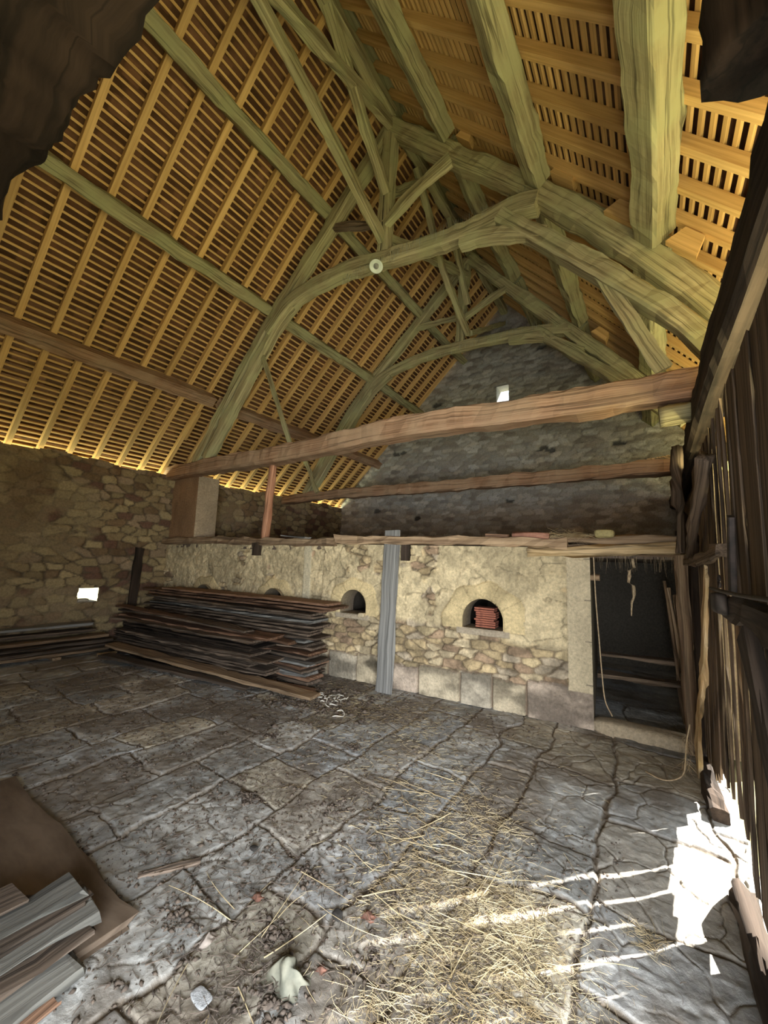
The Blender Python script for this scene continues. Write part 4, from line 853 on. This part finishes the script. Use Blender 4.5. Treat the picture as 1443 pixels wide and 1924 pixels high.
def long_straw(rs):
    b = [(2.3, 1.15), (1.7, 0.8), (2.0, 0.5), (2.7, 1.3), (1.3, 1.5)][rs.randint(5)]; x = b[0]+rs.randn()*0.18; y = b[1]+rs.randn()*0.15
    return (x, y, gz(x, y)+0.006), 0.15+rs.rand()*0.25, rs.rand()*6.28, 0.04+rs.rand()*0.1
strands('long_straws', 70, long_straw, M_STRAW, 'long single straws lying across the flagstones', 'straw', 0.0022, 24, nseg=6, curl=0.08)
def crumbs(name, n, fn, mat, label, cat, seed, s0=0.004, s1=0.014):
    rs = np.random.RandomState(seed); V = []; F = []
    base = np.array([(1, 0, 0), (-1, 0, 0), (0, 1, 0), (0, -1, 0), (0, 0, 1), (0, 0, -0.4)]); tri = np.array([(0, 2, 4), (2, 1, 4), (1, 3, 4), (3, 0, 4), (2, 0, 5), (1, 2, 5), (3, 1, 5), (0, 3, 5)])
    for i in range(n):
        x, y = fn(rs); s = s0+(s1-s0)*rs.rand()**3; a = rs.rand()*6.28; R_ = np.array([(math.cos(a), -math.sin(a), 0), (math.sin(a), math.cos(a), 0), (0, 0, 1)])
        P = (base*(1+0.5*rs.rand(6, 3))*s*np.array((1.4, 0.8, 0.7)))@R_.T+np.array((x, y, gz(x, y)+s*0.2)); F.append(tri+len(V)*6); V.append(P)
    return tag(mesh_obj(name, np.vstack(V), np.vstack(F), mat, None, None, smooth=False), label, cat, kind='stuff')
crumbs('dirt_crumbs', 7000, lambda rs: (0.6+rs.rand()*3.8, 0.9+rs.rand()**0.8*5.2), M_DIRT, 'dark dirt crumbs littering the left and middle floor', 'dirt', 31)
crumbs('dirt_crumbs', 3500, lambda rs: (0.7+rs.rand()*2.3, 0.2+rs.rand()*2.4), M_DIRT, 'dark dirt crumbs littering the foreground flagstones', 'dirt', 32, 0.0025, 0.008)
crumbs('bark_rubble', 700, lambda rs: (3.55+rs.randn()*0.28, 3.2+rs.randn()*0.35), M_DIRT, 'dark bark rubble at the right foot of the plank stacks', 'rubble', 33, 0.008, 0.03)
M_CURL = plain('wood_shaving', (0.72, 0.68, 0.60), (0.50, 0.46, 0.38), 0.7, 20)
for i in range(14):
    x, y = 3.62+rr.gauss(0, .13), 3.08+rr.gauss(0, .17); r_ = rr.uniform(0.03, 0.07); a0 = rr.random()*6.28; pts = []
    for j in range(9): t = a0+j*0.55; pts.append((x+r_*math.cos(t)*(1+j*.05), y+r_*math.sin(t), gz(x, y)+0.012+0.012*math.sin(j*1.3)))
    wire('wood_shaving', pts, 0.006, M_CURL, 'curled pale wood shaving on the floor right of the stacks', 'shaving', 'pale shavings right of the stacks', seg=0.015)
# single things
def crumple(name, c, s, mat, seed, label, cat, amp=0.35, n=26):
    rs = np.random.RandomState(seed); u, v = np.meshgrid(np.linspace(-1, 1, n), np.linspace(-1, 1, n), indexing='ij')
    q = [(rs.rand()*2-1, rs.rand()*2-1, rs.rand()*3+1.5, rs.rand()*6) for _ in range(9)]
    fold = sum(np.abs(((a*u+b*v)*f+p) % 2-1) for a, b, f, p in q)/9-0.5
    rr_ = np.hypot(u, v*0.9); h = np.clip(1.0-0.95*rr_-0.25*np.abs(u-0.2*v), 0, None)+amp*fold*2.0*np.clip(1.3-rr_, 0, 1)+0.05
    x = u*0.8+0.35*fold+0.12*np.sin(v*5); y = v*0.8-0.30*fold+0.1*np.sin(u*6+seed)
    P = np.stack([c[0]+x*s[0], c[1]+y*s[1], c[2]+h*s[2]], -1)
    return tag(mesh_obj(name, P.reshape(-1, 3), grid_faces(n, n), mat, None, None, smooth=False), label, cat)
crumple('crumpled_paper', (1.26, 1.215, -0.004), (0.075, 0.095, 0.085), M_CLOTH, 3, 'crumpled grey-green paper bag on the foreground flagstones', 'bag')
tag(rock('charcoal_lump', (1.57, 1.23, 0.012), (0.035, 0.045, 0.03), M_LUMP, 14), 'black lump on the floor beside the red leaves', 'lump')
tag(rock('charcoal_lump', (1.62, 1.87, 0.008), (0.03, 0.04, 0.018), M_LUMP, 15), 'small black lump on flagstones left of centre', 'lump')
for i, (x, y, s_, lab) in enumerate(((1.66, 1.12, 0.035, 'crumbled red-brown leaf beside the black lump'), (1.44, 1.61, 0.028, 'small curled red leaf on the left foreground flagstones'), (1.36, 1.13, 0.022, 'dark red leaf scrap touching the crumpled paper bag'))):
    crumple('dry_leaf', (x, y, gz(x, y)+0.002), (s_, s_*1.1, s_*0.5), M_LEAF, 20+i, lab, 'leaf', 0.5, 12)
crumple('dry_leaf', (1.17, 1.60, gz(1.17, 1.6)+0.002), (0.055, 0.03, 0.03), plain('grey_leaf', (0.36, 0.30, 0.25), (0.22, 0.18, 0.15)), 31, 'large curled grey-brown leaf left of the paper bag', 'leaf', 0.4, 14)
tag(beam('split_batten', [(1.165, 2.18, 0.0), (1.40, 2.02, 0.004)], 0.035, 0.02, W_PLANK, seed=400, seg=0.05), 'thin split batten lying in a joint near the brown sheet', 'batten')
tag(rock('flat_shard', (1.03, 1.42, 0.002), (0.05, 0.09, 0.010), M_STONE, 18, (0.40, 0.40, 0.40)), 'pale flat stone shard at the bottom edge of the floor', 'stone')
# plastic in the light slot of the left wall
tag(rock('broken_stone', (2.84, 7.86, 0.76), (0.16, 0.08, 0.07), M_STONE, 19, (0.5, 0.46, 0.38)), 'broken stone lying in the small slot window', 'stone')

def clump(rs):
    b = [(1.17, 1.82), (1.5, 1.0), (1.67, 1.5), (1.35, 1.42), (2.2, 1.75), (1.9, 2.3), (2.6, 2.9), (1.15, 1.2), (2.9, 2.2), (1.05, 2.6), (1.7, 3.3), (3.1, 4.0)][rs.randint(12)]
    return b[0]+rs.randn()*0.035, b[1]+rs.randn()*0.045
crumbs('dirt_clods', 900, clump, M_DIRT, 'small heaps of dark earth clods dotted over the left floor', 'dirt', 35, 0.004, 0.016)
def col_cob(rs):
    y = 0.9+rs.rand()*2.6; return (X1-0.14, y, 5.52+0.06*math.sin(y)+rs.randn()*0.015), 0.05+rs.rand()*0.10, 1.57, -1.5
strands('cobweb', 170, col_cob, M_CREAM, 'pale dusty streaks hanging on the near collar beam', 'cobweb', 0.0016, 41, nseg=3, curl=0.05)
def col_cob2(rs):
    y = 1.3+rs.rand()*2.4; return (X2-0.12, y, 5.80+rs.randn()*0.015), 0.06+rs.rand()*0.10, 1.57, -1.5
strands('cobweb', 110, col_cob2, M_CREAM, 'pale dusty streaks hanging on the far collar beam', 'cobweb', 0.002, 42, nseg=3, curl=0.05)
